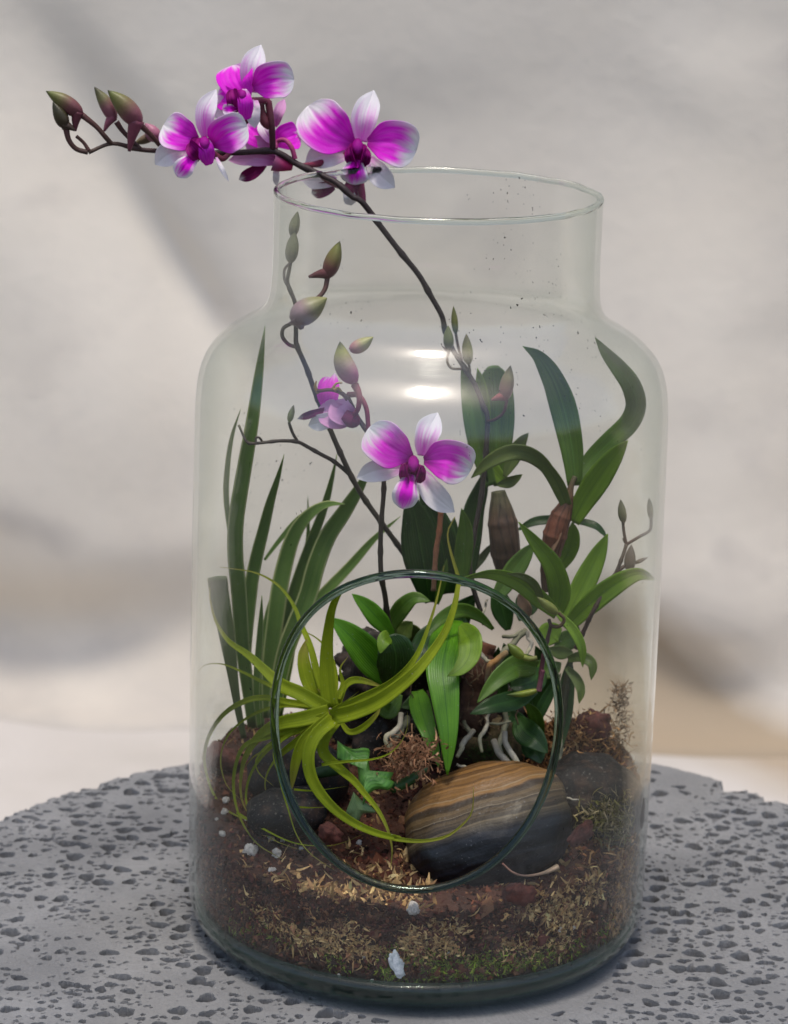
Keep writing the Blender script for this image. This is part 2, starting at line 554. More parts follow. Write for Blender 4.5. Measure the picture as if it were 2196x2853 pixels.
for k in range(30000):                                               # pits keep a thin wall between them
    x0, y0, q = cr_[k] * math.cos(ca_[k]), cr_[k] * math.sin(ca_[k]), cand[k]
    cx, cy = int(x0 // .01), int(y0 // .01)
    if any((x0 - a) ** 2 + (y0 - b) ** 2 < ((q + c) * 1.12) ** 2 for i in (-1, 0, 1) for j in (-1, 0, 1) for a, b, c in cells.get((cx + i, cy + j), ())):
        continue
    if rng.random() < .12 + .80 * (.5 + .5 * math.sin(x0 * 63 + 2.2 * math.sin(y0 * 41) + 1.3) * math.cos(y0 * 52 + 1.7 * math.sin(x0 * 33))):
        continue
    cells.setdefault((cx, cy), []).append((x0, y0, q))
    pr.append(cr_[k])
    pa.append(ca_[k])
    prad.append(q)
npore = len(pr)
dr, da = rr[3] - rr[2], ang[1]
for k in range(npore):
    r0, a0, q = pr[k], pa[k], prad[k]
    cl = 2 if q > .0020 and rng.random() < .18 else 1
    for j in range(cl):
        x0, y0 = r0 * math.cos(a0), r0 * math.sin(a0)
        if j:
            t = rng.uniform(-.5, .5)
            x0 += q * 1.3 * math.cos(t)
            y0 += q * 1.3 * math.sin(t)
            q *= rng.uniform(.5, .9)
        ri = int((math.hypot(x0, y0) - .09) / dr) + 1
        w = int(q * 1.9 / dr) + 2
        aw = int(q * 1.9 / (r0 * da)) + 2
        ai = int((math.atan2(y0, x0) % (2 * math.pi)) / da)
        i0, i1 = max(3, ri - w), min(nr, ri + w + 1)
        if i1 <= i0:
            continue
        J = np.arange(ai - aw, ai + aw + 1) % ns
        X = TXg[i0:i1][:, J] - x0
        Y = TYg[i0:i1][:, J] - y0
        th = rng.uniform(-.6, .6)
        el = rng.uniform(.72, 1.0)
        U = X * math.cos(th) + Y * math.sin(th)
        V = (-X * math.sin(th) + Y * math.cos(th)) / el
        ph = np.arctan2(V, U)
        rho = np.hypot(U, V) / q * (1 + .14 * np.sin(2 * ph + k) + .12 * np.sin(3 * ph + 2.1 * k) + .06 * np.sin(5 * ph + .7 * k))
        d = min(q * rng.uniform(1.6, 2.8), .009) * sstep(1.0, .82, rho)
        Zg[i0:i1, J] = np.minimum(Zg[i0:i1][:, J], -d + .0004 * np.sin(9 * U / q) * (d > 0) + (d <= 0) * 1.0)
TZ0 = -.0002
top = np.stack([TXg.ravel() + TC[0], TYg.ravel() + TC[1], np.minimum(Zg.ravel(), .0002) + TZ0], 1)
side = []
for q, (dz, inn) in enumerate(((-.005, .000), (-.014, -.002), (-.028, -.001), (-.044, -.003), (-.055, -.008), (-.060, -.02))):
    rs = edge + inn + .0022 * fbm(np.c_[np.cos(ang) * 40, np.sin(ang) * 40 + dz * 400], 3, 23 + q)
    side.append(np.stack([rs * np.cos(ang) + TC[0], rs * np.sin(ang) + TC[1], np.full(ns, dz - .004)], 1))
side.append(np.stack([.05 * np.cos(ang) + TC[0], .05 * np.sin(ang) + TC[1], np.full(ns, -.064)], 1))
side = np.vstack(side)
tbl = thing('stone_table', (TC[0], TC[1], FLOOR_Z), 'round grey pitted lava stone table under the glass jar', 'table')
va = np.vstack([top, side])
mesh('tabletop', va, [grid_faces(nr + 7, ns, True), np.arange(ns)[::-1][None, :]], LAVA, tbl, smooth=False)
lp = np.array([(.11, -.066), (.105, -.09), (.10, -.2), (.105, -.30), (.13, -.345), (.14, FLOOR_Z)])
la = np.linspace(0, 2 * math.pi, 48, endpoint=False)
lv = np.vstack([np.stack([r * np.cos(la) + TC[0], r * np.sin(la) + TC[1], np.full(48, z)], 1) for r, z in lp])
mesh('pedestal', lv, grid_faces(6, 48, True), LAVA, tbl)

# ------------------------------------------------------------------ the glass jar
RIM_Z, RIM_R = .3895, .0815
HC, HZ, HA, HB = -.003, .1495, .0742, .0800                          # round opening: centre, half width along the wall, half height
outer = path([(.0002, .0035), (.05, .0035), (.092, .0032), (.1035, .0012), (.110, .0022), (.1155, .0065), (.1190, .013), (.1203, .022), (.1207, .06), (.1207, .12),
              (.1203, .20), (.1196, .265), (.1190, .285), (.1172, .2985), (.1130, .3085), (.1055, .3165), (.0970, .3222), (.0900, .3265),
              (.0850, .3315), (.0827, .3380), (.0819, .3460), (.0815, .36), (.0815, .3895)], 300)
tg = unit(np.gradient(outer, axis=0))
inner = outer - np.stack([tg[:, 1], -tg[:, 0]], 1) * .0028
inner[:, 0] = np.maximum(inner[:, 0], .0002)
inner[:, 1] = np.where((outer[:, 0] < .1) & (outer[:, 1] < .03), .0125, inner[:, 1])
inner[:, 1] = np.maximum(inner[:, 1], .0125)
NT = 480
ta = np.linspace(-math.pi, math.pi, NT, endpoint=False)


def hole_xyz(phi, rw):
    """a point of the opening's edge on the wall of radius rw"""
    t = (HC + HA * math.cos(phi)) / .1205
    return np.array([rw * math.sin(t), -rw * math.cos(t), HZ + HB * math.sin(phi)])


def wall_skin(pr_):
    A = np.broadcast_to(ta[None, :], (len(pr_), NT)).copy()
    Z = np.broadcast_to(pr_[:, 1:2], (len(pr_), NT)).copy()
    Rr = np.broadcast_to(pr_[:, 0:1], (len(pr_), NT)).copy()
    e = np.hypot((A * .1205 - HC) / HA, (Z - HZ) / HB)
    inside = (e < 1) & (Z > .03)
    f = grid_faces(len(pr_), NT, True)
    keep = ~inside.ravel()[f].all(1)
    s = np.where(inside, 1 / np.maximum(e, .05), 1)
    edgev = np.zeros(inside.size, bool)
    edgev[f[keep].ravel()] = True
    mv = inside & edgev.reshape(inside.shape)
    A = np.where(mv, (HC + (A * .1205 - HC) * s) / .1205, A)
    Z = np.where(mv, HZ + (Z - HZ) * s, Z)
    v = np.stack([Rr * np.sin(A), -Rr * np.cos(A), Z], -1).reshape(-1, 3)
    return v, f[keep]


GLASS = mat_glass_wall('jar_glass', (.988, .992, .986), (.875, .915, .88), .006)
THICK = mat_glass_wall('thick_base_glass', (.42, .60, .53), (.16, .30, .25), .10, (.19, .33, .28))
RIMG = mat_solid_glass('rim_glass', (.95, .98, .96))
LIPG = mat_solid_glass('opening_lip_glass', (.50, .59, .55))
jar = thing('glass_jar', (0, 0, 0), 'large clear glass jar with a round hole in its front, planted as a terrarium', 'jar')
vo, fo = wall_skin(outer)
vi, fi = wall_skin(inner)
mesh('jar_wall', np.vstack([vo, vi]), [fo, fi[:, ::-1] + len(vo)], GLASS, jar)


def ring_tube(name, centre, rad, mat, parent, n2=14, radz=None):
    """closed tube along a closed curve; rad may vary round the curve"""
    n = len(centre)
    T = unit(np.roll(centre, -1, 0) - np.roll(centre, 1, 0))
    out = unit(centre * np.array([1, 1, 0]))
    N = unit(out - T * (out * T).sum(1)[:, None])
    B = np.cross(T, N)
    a = np.linspace(0, 2 * math.pi, n2, endpoint=False)
    v = centre[:, None, :] + (np.cos(a)[None, :, None] * N[:, None, :] * np.asarray(rad).reshape(-1, 1, 1)
                              + np.sin(a)[None, :, None] * B[:, None, :] * np.asarray(rad if radz is None else radz).reshape(-1, 1, 1))
    f = grid_faces(n, n2, True)
    last = np.stack([(n - 1) * n2 + np.arange(n2), (n - 1) * n2 + (np.arange(n2) + 1) % n2, (np.arange(n2) + 1) % n2, np.arange(n2)], 1)
    return mesh(name, v.reshape(-1, 3), np.vstack([f, last]), mat, parent)


tt = np.linspace(0, 2 * math.pi, 320, endpoint=False)
rw = .0002 * fbm(np.c_[np.cos(tt) * 4, np.sin(tt) * 4], 2, 3)
ring_tube('mouth_rim', np.stack([(RIM_R - .0014) * np.sin(tt), -(RIM_R - .0014) * np.cos(tt), RIM_Z + 3 * rw], 1), .0016 + rw, RIMG, jar)
hp = np.array([hole_xyz(p, .1193) for p in tt])
ring_tube('opening_rim', hp, .0024 + rw, LIPG, jar, radz=.0020 + rw)
bo = outer[(outer[:, 0] > .09) & (outer[:, 1] < .018)]
bprof = np.vstack([[(.002, .0045)], [(.09, .0045)], bo[::6] - np.array([.0006, -.0006]), [(.1168, .0190)], [(.113, .0150)], [(.105, .0120)], [(.002, .0115)]])
ba = np.linspace(0, 2 * math.pi, 160, endpoint=False)
bv = np.vstack([np.stack([r * np.sin(ba), -r * np.cos(ba), np.full(160, z)], 1) for r, z in bprof])
mesh('thick_base', bv, grid_faces(len(bprof), 160, True), THICK, jar)

# ------------------------------------------------------------------ builders for stems, leaves, buds, petals
def tube_data(P, rad, n2=10, groove=0.0, gn=9):
    P = np.asarray(P, float)
    n = len(P)
    T = unit(np.gradient(P, axis=0))
    N = np.zeros_like(P)
    v0 = np.array([.3, -.8, .5])
    for i in range(n):
        v0 = v0 - T[i] * np.dot(v0, T[i])
        v0 = v0 / max(np.linalg.norm(v0), 1e-9)
        N[i] = v0
    B = np.cross(T, N)
    a = np.linspace(0, 2 * math.pi, n2, endpoint=False)
    g = 1 + groove * np.cos(gn * a)
    rad = np.broadcast_to(np.asarray(rad, float), (n,))
    v = P[:, None, :] + (N[:, None, :] * np.cos(a)[None, :, None] + B[:, None, :] * np.sin(a)[None, :, None]) * (rad[:, None] * g[None, :])[:, :, None]
    s = np.repeat(np.linspace(0, 1, n), n2)
    v = np.vstack([v.reshape(-1, 3), P[:1], P[-1:]])
    k = np.arange(n2)
    caps = np.vstack([np.stack([np.full(n2, n * n2), (k + 1) % n2, k], 1), np.stack([np.full(n2, n * n2 + 1), (n - 1) * n2 + k, (n - 1) * n2 + (k + 1) % n2], 1)])
    return v, grid_faces(n, n2, True), caps, np.r_[s, 0, 1]


def grad(stops, s):
    p = [a for a, _ in stops]
    return np.stack([np.interp(s, p, [c[k] for _, c in stops]) for k in range(3)], 1)


def tube(parent, name, pts, rad, stops, mat, n=None, n2=10, groove=0.0, gn=9, knots=0, wob=0.0, seed=0, label=None, kn=.28, lines=0.0):
    """a stem: points in metres, radii as one number, or (s, r) pairs, in metres; colours along it as stops"""
    n = n or max(8, 7 * len(pts))
    P = path(pts, n)
    s = np.linspace(0, 1, n)
    r = prof(rad, s) if isinstance(rad, list) else np.full(n, rad)
    if knots:
        r = r * (1 + kn * np.exp(-((s * knots - np.round(s * knots)) / .10) ** 2))
    if wob:
        P = P + wob * np.stack([vnoise(np.c_[s * n / 5, s * 0 + k * 9.1 + seed], 3) for k in range(3)], 1)
    v, f, c, sv = tube_data(P, r, n2, groove, gn)
    C = grad(stops, sv)
    if lines:
        a = np.r_[np.tile(np.linspace(0, 2 * math.pi, n2, endpoint=False), n), 0, 0]
        C = C * (1 - lines * sstep(.55, .95, np.sin(gn * a * .5 + .8 * np.sin(3 * a) + 2 * vnoise(np.c_[sv * 3, np.cos(a)], 4))) * (.6 + .4 * vnoise(np.c_[sv * 14, a * 2], 6)))[:, None]
    o = mesh(name, v, [f, c], mat, parent, col=C)
    if label:
        o['label'] = label
    return o


LEAFP = {'blade': [(0, .55), (.25, .88), (.5, 1), (.75, .76), (.9, .40), (1, .03)],
         'oval': [(0, .24), (.15, .62), (.4, 1), (.6, .97), (.8, .66), (.92, .34), (1, .03)],
         'strap': [(0, .62), (.2, .92), (.5, 1), (.75, .84), (.9, .52), (1, .04)],
         'whip': [(0, 1), (.2, .9), (.45, .58), (.7, .30), (1, .04)],
         'blunt': [(0, .35), (.2, .72), (.5, 1), (.8, .98), (.93, .74), (1, .30)],
         'cut': [(0, .30), (.3, .45), (.7, .85), (.95, 1), (1, .96)],
         'top': [(0, .55), (.15, .95), (.35, 1), (.6, .8), (.85, .42), (1, .04)],
         'even': [(0, .8), (.5, 1), (1, .8)]}
_leafn = [0]


def leaf(parent, name, c, pts, w, mat, profile='blade', roll=0.0, fold=.22, curl=0.0, wave=.02, n=34, thick=.0007, label=None, nu=9):
    """a leaf along picture points (x, y, depth) of sheet c; w = full width in sheet units; roll (degrees) turns the blade about its midrib"""
    _leafn[0] += 1
    W = [at(q[3] if len(q) > 3 else c, q[0], q[1], q[2]) for q in pts]
    P = path(W, n)
    s = np.linspace(0, 1, n)
    hw = .5 * size(c, w, P[n // 2]) * np.clip(prof(LEAFP[profile], s), .015, 1.05)
    T = unit(np.gradient(P, axis=0))
    V = unit(CAM - P)
    S = unit(np.cross(T, V))
    for i in range(1, n):                                            # keep the side from flipping where the leaf points at the lens
        b = S[i] * .55 + S[i - 1] * (.45 if np.dot(S[i], S[i - 1]) > 0 else 1.2)
        S[i] = unit(b - T[i] * np.dot(b, T[i]))
    N = np.cross(S, T)
    N *= np.sign((N * V).sum(1).mean()) or 1
    rl = np.interp(s, np.linspace(0, 1, len(roll)), roll) if isinstance(roll, (list, tuple)) else np.full(n, roll)
    ca, sa = np.cos(np.radians(rl))[:, None], np.sin(np.radians(rl))[:, None]
    S2, N2 = S * ca + N * sa, -S * sa + N * ca
    t = np.linspace(-1, 1, nu)
    ed = 1 + wave * np.array([vnoise(np.c_[s * 9, np.full(n, 3.7 * _leafn[0] + 50 * k)], 5) for k in (0, 1)])
    wside = np.where(t[None, :] < 0, ed[0][:, None], ed[1][:, None])
    X = t[None, :] * hw[:, None] * wside
    Z = hw[:, None] * (fold * (np.sqrt(t * t + .03) - .17)[None, :] + curl * (t * t)[None, :])
    Z = Z + hw[:, None] * wave * 2.5 * vnoise(np.c_[np.repeat(s * 7, nu), np.tile(t * 1.5 + 7.1 * _leafn[0], n)], 9).reshape(n, nu) * np.abs(t)[None, :]
    v = P[:, None, :] + S2[:, None, :] * X[:, :, None] + N2[:, None, :] * Z[:, :, None]
    uv = np.stack([np.tile((t + 1) / 2, n), np.repeat(s, nu)], 1)
    f = grid_faces(n, nu)
    lower = v - N2[:, None, :] * (thick * (1 - .75 * t * t))[None, :, None]
    nv = n * nu
    ids = np.arange(nv).reshape(n, nu)
    rimi = np.concatenate([ids[:, 0], ids[-1, 1:], ids[::-1, -1][1:], ids[0, ::-1][1:-1]])
    rimf = np.stack([rimi, np.roll(rimi, -1), np.roll(rimi, -1) + nv, rimi + nv], 1)
    o = mesh(name, np.vstack([v.reshape(-1, 3), lower.reshape(-1, 3)]), [f, f[:, ::-1] + nv, rimf], mat, parent, uv=np.vstack([uv, uv]))
    if label:
        o['label'] = label
    return o


PINKB, MAROON, BUDG, BUDY, TIPD = (.26, .075, .13), (.13, .030, .050), (.20, .22, .055), (.30, .31, .09), (.035, .035, .015)
BUDP = [(0, .34), (.10, .72), (.25, .96), (.42, 1), (.62, .86), (.82, .50), (.94, .2), (1, .03)]


def bud(parent, c, base, tip, w, dep, stops=None, spur=None, side=0, name='bud', deptip=None, label=None):
    a, b = at(c, *base, dep), at(c, *tip, dep if deptip is None else deptip)
    mid = (np.array(base, float) + np.array(tip, float)) / 2
    d = np.array(tip, float) - np.array(base, float)
    mid = mid + np.array([-d[1], d[0]]) / max(np.linalg.norm(d), 1e-6) * side
    m = at(c, *mid, dep)
    P = path([a, m, b], 24)
    s = np.linspace(0, 1, 24)
    stops = stops or [(0, PINKB), (.3, PINKB), (.6, (.24, .19, .08)), (.85, BUDG), (1, TIPD)]
    v, f, cp, sv = tube_data(P, .44 * size(c, w, m) * prof(BUDP, s), 24, .07, 3)
    F = [f, cp]
    C = grad(stops, sv)
    if spur is not None:
        e = at(c, *spur, dep - .001)
        q = a + (m - a) * .25
        v2, f2, c2, s2 = tube_data(path([q, (q + e) / 2 + (m - a) * .04, e], 10), .5 * size(c, w, m) * np.linspace(.72, .14, 10), 10)
        F += [f2 + len(v), c2 + len(v)]
        v = np.vstack([v, v2])
        C = np.vstack([C, grad([(0, stops[0][1]), (1, tuple(x * .8 for x in stops[0][1]))], s2)])
    o = mesh(name, v, F, BUD, parent, col=C)
    if label:
        o['label'] = label
    return o


MAG, MAGL, DEEP, WHITE = np.array((.88, .010, .78)), np.array((.92, .17, .86)), np.array((.24, .001, .12)), np.array((.90, .875, .895))
LILAC = np.array((.74, .40, .66))


def tint(kind, s, t, seed):
    n1 = vnoise(np.c_[t * 9 + seed * 3.1, s * 2.2 + seed], 3)
    n2 = vnoise(np.c_[t * 24 + seed, s * 5], 8)
    e = np.abs(t)
    vein = np.abs(np.sin(t * (15 - 5 * s) + seed + .5 * n1)) ** 10
    if kind in ('broad', 'full'):
        base = tint(kind + '_', s, t, seed)
        return base * (1 - .12 * vein * sstep(.05, .3, s))[:, None]
    if kind == 'broad_':
        wf = np.maximum(sstep(.52, .92, s + .12 * n1 + .05 * n2), sstep(.66, .99, e + .12 * n1) * sstep(.3, .7, s) * .9)
        c = MAG + (MAGL - MAG) * np.clip(.25 + .25 * n2, 0, 1)[:, None]
        c = c + (DEEP - c) * (.55 * sstep(.28, 0, s))[:, None]
        return c + (WHITE - c) * np.clip(wf, 0, 1)[:, None]
    if kind == 'full_':
        wf = .85 * sstep(.80, 1.05, s + .10 * n1)
        c = MAG + (MAGL - MAG) * np.clip(.2 + .25 * n2, 0, 1)[:, None]
        return c + (WHITE - c) * np.clip(wf, 0, 1)[:, None]
    if kind == 'dorsal':
        pk = np.clip(sstep(.72, .05, s + .20 * n1 + .10 * n2) * (1 - .35 * e), 0, 1)
        return WHITE + (MAG * .9 + .06 - WHITE) * (.85 * pk)[:, None]
    if kind == 'white':
        pk = np.clip(sstep(.35, 0, s + .12 * n1), 0, 1)
        return WHITE + (MAGL - WHITE) * (.5 * pk)[:, None] - .05 * (n2 > .45)[:, None]
    if kind == 'lip':
        q = np.clip(sstep(.95, .45, np.hypot(e * .95, np.clip(s - .25, 0, 1) * 1.05) + .13 * n1 + .10 * n2), 0, 1)
        c = WHITE + (MAG - WHITE) * q[:, None]
        return c + (np.array((.34, .002, .16)) - c) * (.75 * sstep(.22, 0, s) * sstep(.5, .1, e))[:, None]
    if kind == 'back':
        return LILAC + (np.array((.52, .08, .36)) - LILAC) * (.8 * sstep(.55, 0, s + .1 * n1))[:, None]
    if kind == 'maroon':
        c = np.broadcast_to(np.array((.22, .012, .11)), (len(s), 3)).copy()
        return c + (WHITE * .8 - c) * (sstep(.7, 1.0, s + .12 * n1))[:, None]
    c = np.broadcast_to(np.array((.40, .006, .26)), (len(s), 3)).copy()
    return c + (DEEP * .55 - c) * (.6 * sstep(-.5, .6, n1))[:, None]


PETP = {'broad': [(0, .16), (.12, .42), (.32, .82), (.55, 1), (.75, .96), (.9, .68), (.97, .36), (1, .05)],
        'sepal': [(0, .42), (.2, .78), (.45, 1), (.68, .90), (.86, .52), (1, .03)],
        'lip': [(0, .42), (.25, .66), (.5, .90), (.72, 1), (.9, .76), (1, .16)],
        'hood': [(0, .55), (.3, .95), (.6, 1), (.85, .8), (1, .3)]}
_pn = [0]


def petal(parent, name, c, base, tip, w, d0, d1, kind, profile='broad', bulge=-.004, side=0, cup=.25, ruff=.05, nu=37, n=30, roll=0):
    _pn[0] += 1
    sd = _pn[0]
    b, t_ = np.array(base, float), np.array(tip, float)
    d = t_ - b
    mid = (b + t_) / 2 + np.array([-d[1], d[0]]) / max(np.linalg.norm(d), 1e-6) * side
    P = path([at(c, *b, d0), at(c, *mid, (d0 + d1) / 2 + bulge), at(c, *t_, d1)], n)
    s = np.linspace(0, 1, n)
    hw = .5 * size(c, w, P[n // 2]) * np.clip(prof(PETP[profile], s), .02, 1.05)
    T = unit(np.gradient(P, axis=0))
    V = unit(CAM - P.mean(0))[None, :]
    S = unit(np.cross(T, np.broadcast_to(V, T.shape)))
    N = np.cross(S, T)
    N *= np.sign((N * V).sum(1).mean()) or 1
    ca, sa = math.cos(R(roll)), math.sin(R(roll))
    S, N = S * ca + N * sa, -S * sa + N * ca
    t = np.linspace(-1, 1, nu)
    TT, SS = np.tile(t, n), np.repeat(s, nu)
    ru = ruff * vnoise(np.c_[SS * 4 + sd * 5.3, TT * 2 + sd], 4).reshape(n, nu)
    edn = 1 + .06 * vnoise(np.c_[SS * 5, np.sign(TT) * 4 + sd * 2.7], 6).reshape(n, nu)
    v = P[:, None, :] + S[:, None, :] * (t[None, :] * hw[:, None] * edn)[:, :, None] + N[:, None, :] * (hw[:, None] * (cup * (t * t)[None, :] + ru - .05 * np.exp(-(t / .12) ** 2)[None, :]))[:, :, None]
    th = .00035
    f = grid_faces(n, nu)
    nv = n * nu
    low = v - N[:, None, :] * th * (1 - .8 * (t * t)[None, :, None])
    ids = np.arange(nv).reshape(n, nu)
    rimi = np.concatenate([ids[:, 0], ids[-1, 1:], ids[::-1, -1][1:], ids[0, ::-1][1:-1]])
    rimf = np.stack([rimi, np.roll(rimi, -1), np.roll(rimi, -1) + nv, rimi + nv], 1)
    C = tint(kind, SS, TT, sd)
    return mesh(name, np.vstack([v.reshape(-1, 3), low.reshape(-1, 3)]), [f, f[:, ::-1] + nv, rimf], PETAL, parent, col=np.clip(np.vstack([C, C]), 0, 1))


def throat(parent, c, a, b, w, dep, depb=None, cols=None, name='column'):
    """the hooded column in a flower's heart"""
    cols = cols or [(0, (.30, .004, .20)), (.5, (.42, .01, .33)), (1, (.50, .03, .40))]
    A, B = at(c, *a, dep), at(c, *b, dep if depb is None else depb)
    v, f, cp, sv = tube_data(path([A, (A + B) / 2 + np.array([0, -.0015, 0]), B], 12), .5 * size(c, w, A) * prof([(0, .6), (.3, 1), (.7, .95), (1, .35)], np.linspace(0, 1, 12)), 12)
    return mesh(name, v, [f, cp], PETAL, parent, col=grad(cols, sv))


def pick(c, pts, dep):
    """picture points of sheet c at one depth, or at the depths given as third value"""
    return [at(q[3] if len(q) > 3 else c, q[0], q[1], q[2] if len(q) > 2 else dep) for q in pts]


# ------------------------------------------------------------------ soil and what lies on it
def soil_h(x, y):
    x, y = np.asarray(x, float), np.asarray(y, float)
    h = .057 + .024 * sstep(-.095, .05, y)
    h = h + .026 * np.exp(-(((x - .080) / .026) ** 2 + ((y - .022) / .034) ** 2)) + .006 * np.exp(-(((x + .085) / .03) ** 2 + ((y - .02) / .04) ** 2))
    h = h + .004 * np.exp(-(((x + .02) / .04) ** 2 + ((y - .02) / .04) ** 2))
    return h + .0028 * fbm(np.c_[np.ravel(x) * 60, np.ravel(y) * 60], 4, 41).reshape(np.shape(x))


def mat_soil():
    m = Mat('potting_soil')
    co = m.coord('Object')
    a = m.noise(70, 5, .65, co)
    b = m.noise(420, 5, .7, co)
    c = m.mix(m.span(a, .3, .7), (.032, .015, .010), (.105, .043, .026))
    c = m.mix(m.span(b, .5, .8, 0, .7), c, (.10, .050, .028))
    c = m.mix(m.span(m.noise(900, 2, .5, co), .70, .76, 0, .6), c, (.30, .25, .2))
    return m.done(m.n('BsdfPrincipled', None, Base_Color=c, Roughness=.85, Specular_IOR_Level=.3, Normal=m.bump(b, .9, .002)))


SR = .1160
na, nrad = 260, 110
sa_ = np.linspace(0, 2 * math.pi, na, endpoint=False)
sr_ = np.linspace(.001, SR, nrad)
AA, RRs = np.meshgrid(sa_, sr_)
XX, YY = RRs * np.cos(AA), RRs * np.sin(AA)
ZZ = soil_h(XX, YY) + .0007 * vnoise(np.c_[XX.ravel() * 500, YY.ravel() * 500], 3).reshape(XX.shape)
rows = [np.stack([XX, YY, ZZ], -1).reshape(-1, 3)]
zed = ZZ[-1]
for k in range(1, 26):
    z = zed + (.0128 - zed) * k / 25
    r = SR - .0009 + .0009 * vnoise(np.c_[sa_ * 30, z * 260], 5) - (.006 * sstep(.022, .0128, z))
    rows.append(np.stack([r * np.cos(sa_), r * np.sin(sa_), z], 1))
soil = mesh('potting_soil', np.vstack(rows), grid_faces(nrad + 25, na, True), mat_soil(), loc=(0, 0, .0128))
tag(soil, 'dark brown potting soil filling the bottom of the glass jar', 'soil', kind='stuff')


def strands(name, P, D, L, Wd, Cc, curl, mat, seed, label, cat, nseg=5, rmax=.1166):
    """many short curled fibres as one mass"""
    g = np.random.default_rng(seed)
    n = len(P)
    D = unit(D)
    ax = unit(g.normal(size=(n, 3)))
    S = unit(np.cross(D, g.normal(size=(n, 3)) * .55 + unit(P * np.array([1, 1, 0])) + np.array([0, -.3, .2])))
    an = g.uniform(-curl, curl, n)[:, None]
    p, d = P.copy(), D.copy()
    out = []
    for k in range(nseg):
        w = Wd * (1 - .8 * (k / (nseg - 1)) ** 2)
        out.append(np.stack([p - S * w[:, None] / 2, p + S * w[:, None] / 2], 1))
        p = p + d * (L / (nseg - 1))[:, None]
        d = unit(d + np.cross(ax, d) * an + .25 * curl * g.normal(size=(n, 3)) * .5)
        if rmax:
            r = np.hypot(p[:, 0], p[:, 1])
            q = np.minimum(1, rmax / np.maximum(r, 1e-6))
            p[:, 0] *= q
            p[:, 1] *= q
        p[:, 2] = np.maximum(p[:, 2], .0128)
    v = np.stack(out, 1).reshape(n, nseg * 2, 3)
    if rmax:
        r = np.hypot(v[..., 0], v[..., 1])
        q = np.minimum(1, (rmax + .0004) / np.maximum(r, 1e-6))
        v[..., 0] *= q
        v[..., 1] *= q
    base = np.arange(n)[:, None, None] * nseg * 2
    k = np.arange(nseg - 1)[None, :, None] * 2
    f = (base + k + np.array([0, 1, 3, 2])[None, None, :]).reshape(-1, 4)
    o = mesh(name, v.reshape(-1, 3), f, mat, col=np.repeat(Cc, nseg * 2, 0), loc=P.mean(0))
    return tag(o, label, cat, kind='stuff')


def crumbs(name, P, S, Cc, mat, seed, label, cat):
    """many small angular crumbs as one mass"""
    g = np.random.default_rng(seed)
    n = len(P)
    base = np.array([[1, 0, 0], [-1, 0, 0], [0, 1, 0], [0, -1, 0], [0, 0, 1], [0, 0, -1]], float)
    A = unit(g.normal(size=(n, 3)))
    B = unit(np.cross(A, g.normal(size=(n, 3))))
    M = np.stack([A, B, np.cross(A, B)], 1)
    sc = S[:, None] * np.exp(g.normal(0, .35, (n, 3)))
    v = (base[None] * (1 + .35 * g.uniform(-1, 1, (n, 6, 1)))) * sc[:, None, :]
    v = np.einsum('nij,njk->nik', v, M) + P[:, None, :]
    r = np.hypot(v[..., 0], v[..., 1])
    q = np.minimum(1, .1171 / np.maximum(r, 1e-6))
    v[..., 0] *= q
    v[..., 1] *= q
    t = np.array([[0, 2, 4], [2, 1, 4], [1, 3, 4], [3, 0, 4], [2, 0, 5], [1, 2, 5], [3, 1, 5], [0, 3, 5]])
    f = (np.arange(n)[:, None, None] * 6 + t[None]).reshape(-1, 3)
    o = mesh(name, v.reshape(-1, 3), f, mat, col=np.repeat(Cc, 6, 0), loc=P.mean(0), smooth=False)
    return tag(o, label, cat, kind='stuff')


g = np.random.default_rng(5)


def on_side(n, zlo, zhi, tlo=-1.75, thi=1.75):
    t = g.uniform(tlo, thi, n)
    x, y = SR * np.sin(t), -SR * np.cos(t)
    hh = soil_h(x, y)
    z = zlo + (np.minimum(zhi, hh) - zlo) * g.random(n)
    r = SR - .0006 - .007 * sstep(.024, .0128, z)
    return np.stack([r * np.sin(t), -r * np.cos(t), z], 1), t


def on_top(n, f=None):
    t, r = g.uniform(0, 2 * math.pi, n), SR * np.sqrt(g.random(n))
    x, y = r * np.cos(t), r * np.sin(t)
    if f is not None:
        k = g.random(n) < f(x, y)
        x, y = x[k], y[k]
    return np.stack([x, y, soil_h(x, y)], 1)


def pickc(n, cols, jit=.3):
    c = np.array(cols)[g.integers(0, len(cols), n)]
    return np.clip(c * np.exp(g.normal(0, jit, (n, 1))), 0, 1)


BROWN = [(.060, .022, .013), (.100, .033, .020), (.150, .054, .030), (.032, .014, .009), (.22, .105, .055), (.100, .030, .024)]
TAN = [(.60, .39, .17), (.68, .48, .23), (.46, .27, .11), (.62, .41, .18), (.36, .21, .10)]
RUST = [(.34, .17, .065), (.44, .23, .085), (.27, .13, .055), (.50, .30, .13)]
MOSS = [(.14, .20, .02), (.22, .30, .03), (.08, .13, .016), (.30, .34, .05)]
ps, _t = on_side(15000, .0128, .09)
pt = on_top(9000)
pc = np.vstack([ps, pt])
crumbs('soil_crumbs', pc, np.exp(g.normal(math.log(.00075), .45, len(pc))), pickc(len(pc), BROWN, .4), LITTER, 3, 'dark and rusty crumbs of soil and bark all over the planting', 'soil')
d = g.normal(size=(9000, 3))
p9, _t = on_side(9000, .0128, .09)
out = unit(p9 * np.array([1, 1, 0]))
d = d - out * (d * out).sum(1)[:, None] * .9
strands('root_fibres', p9, d, g.uniform(.002, .007, 9000), g.uniform(.00018, .0005, 9000), pickc(9000, BROWN + [(.16, .085, .045), (.10, .04, .03)]), .7, LITTER, 4,
        'thin dark root fibres in the soil pressed against the glass', 'roots')
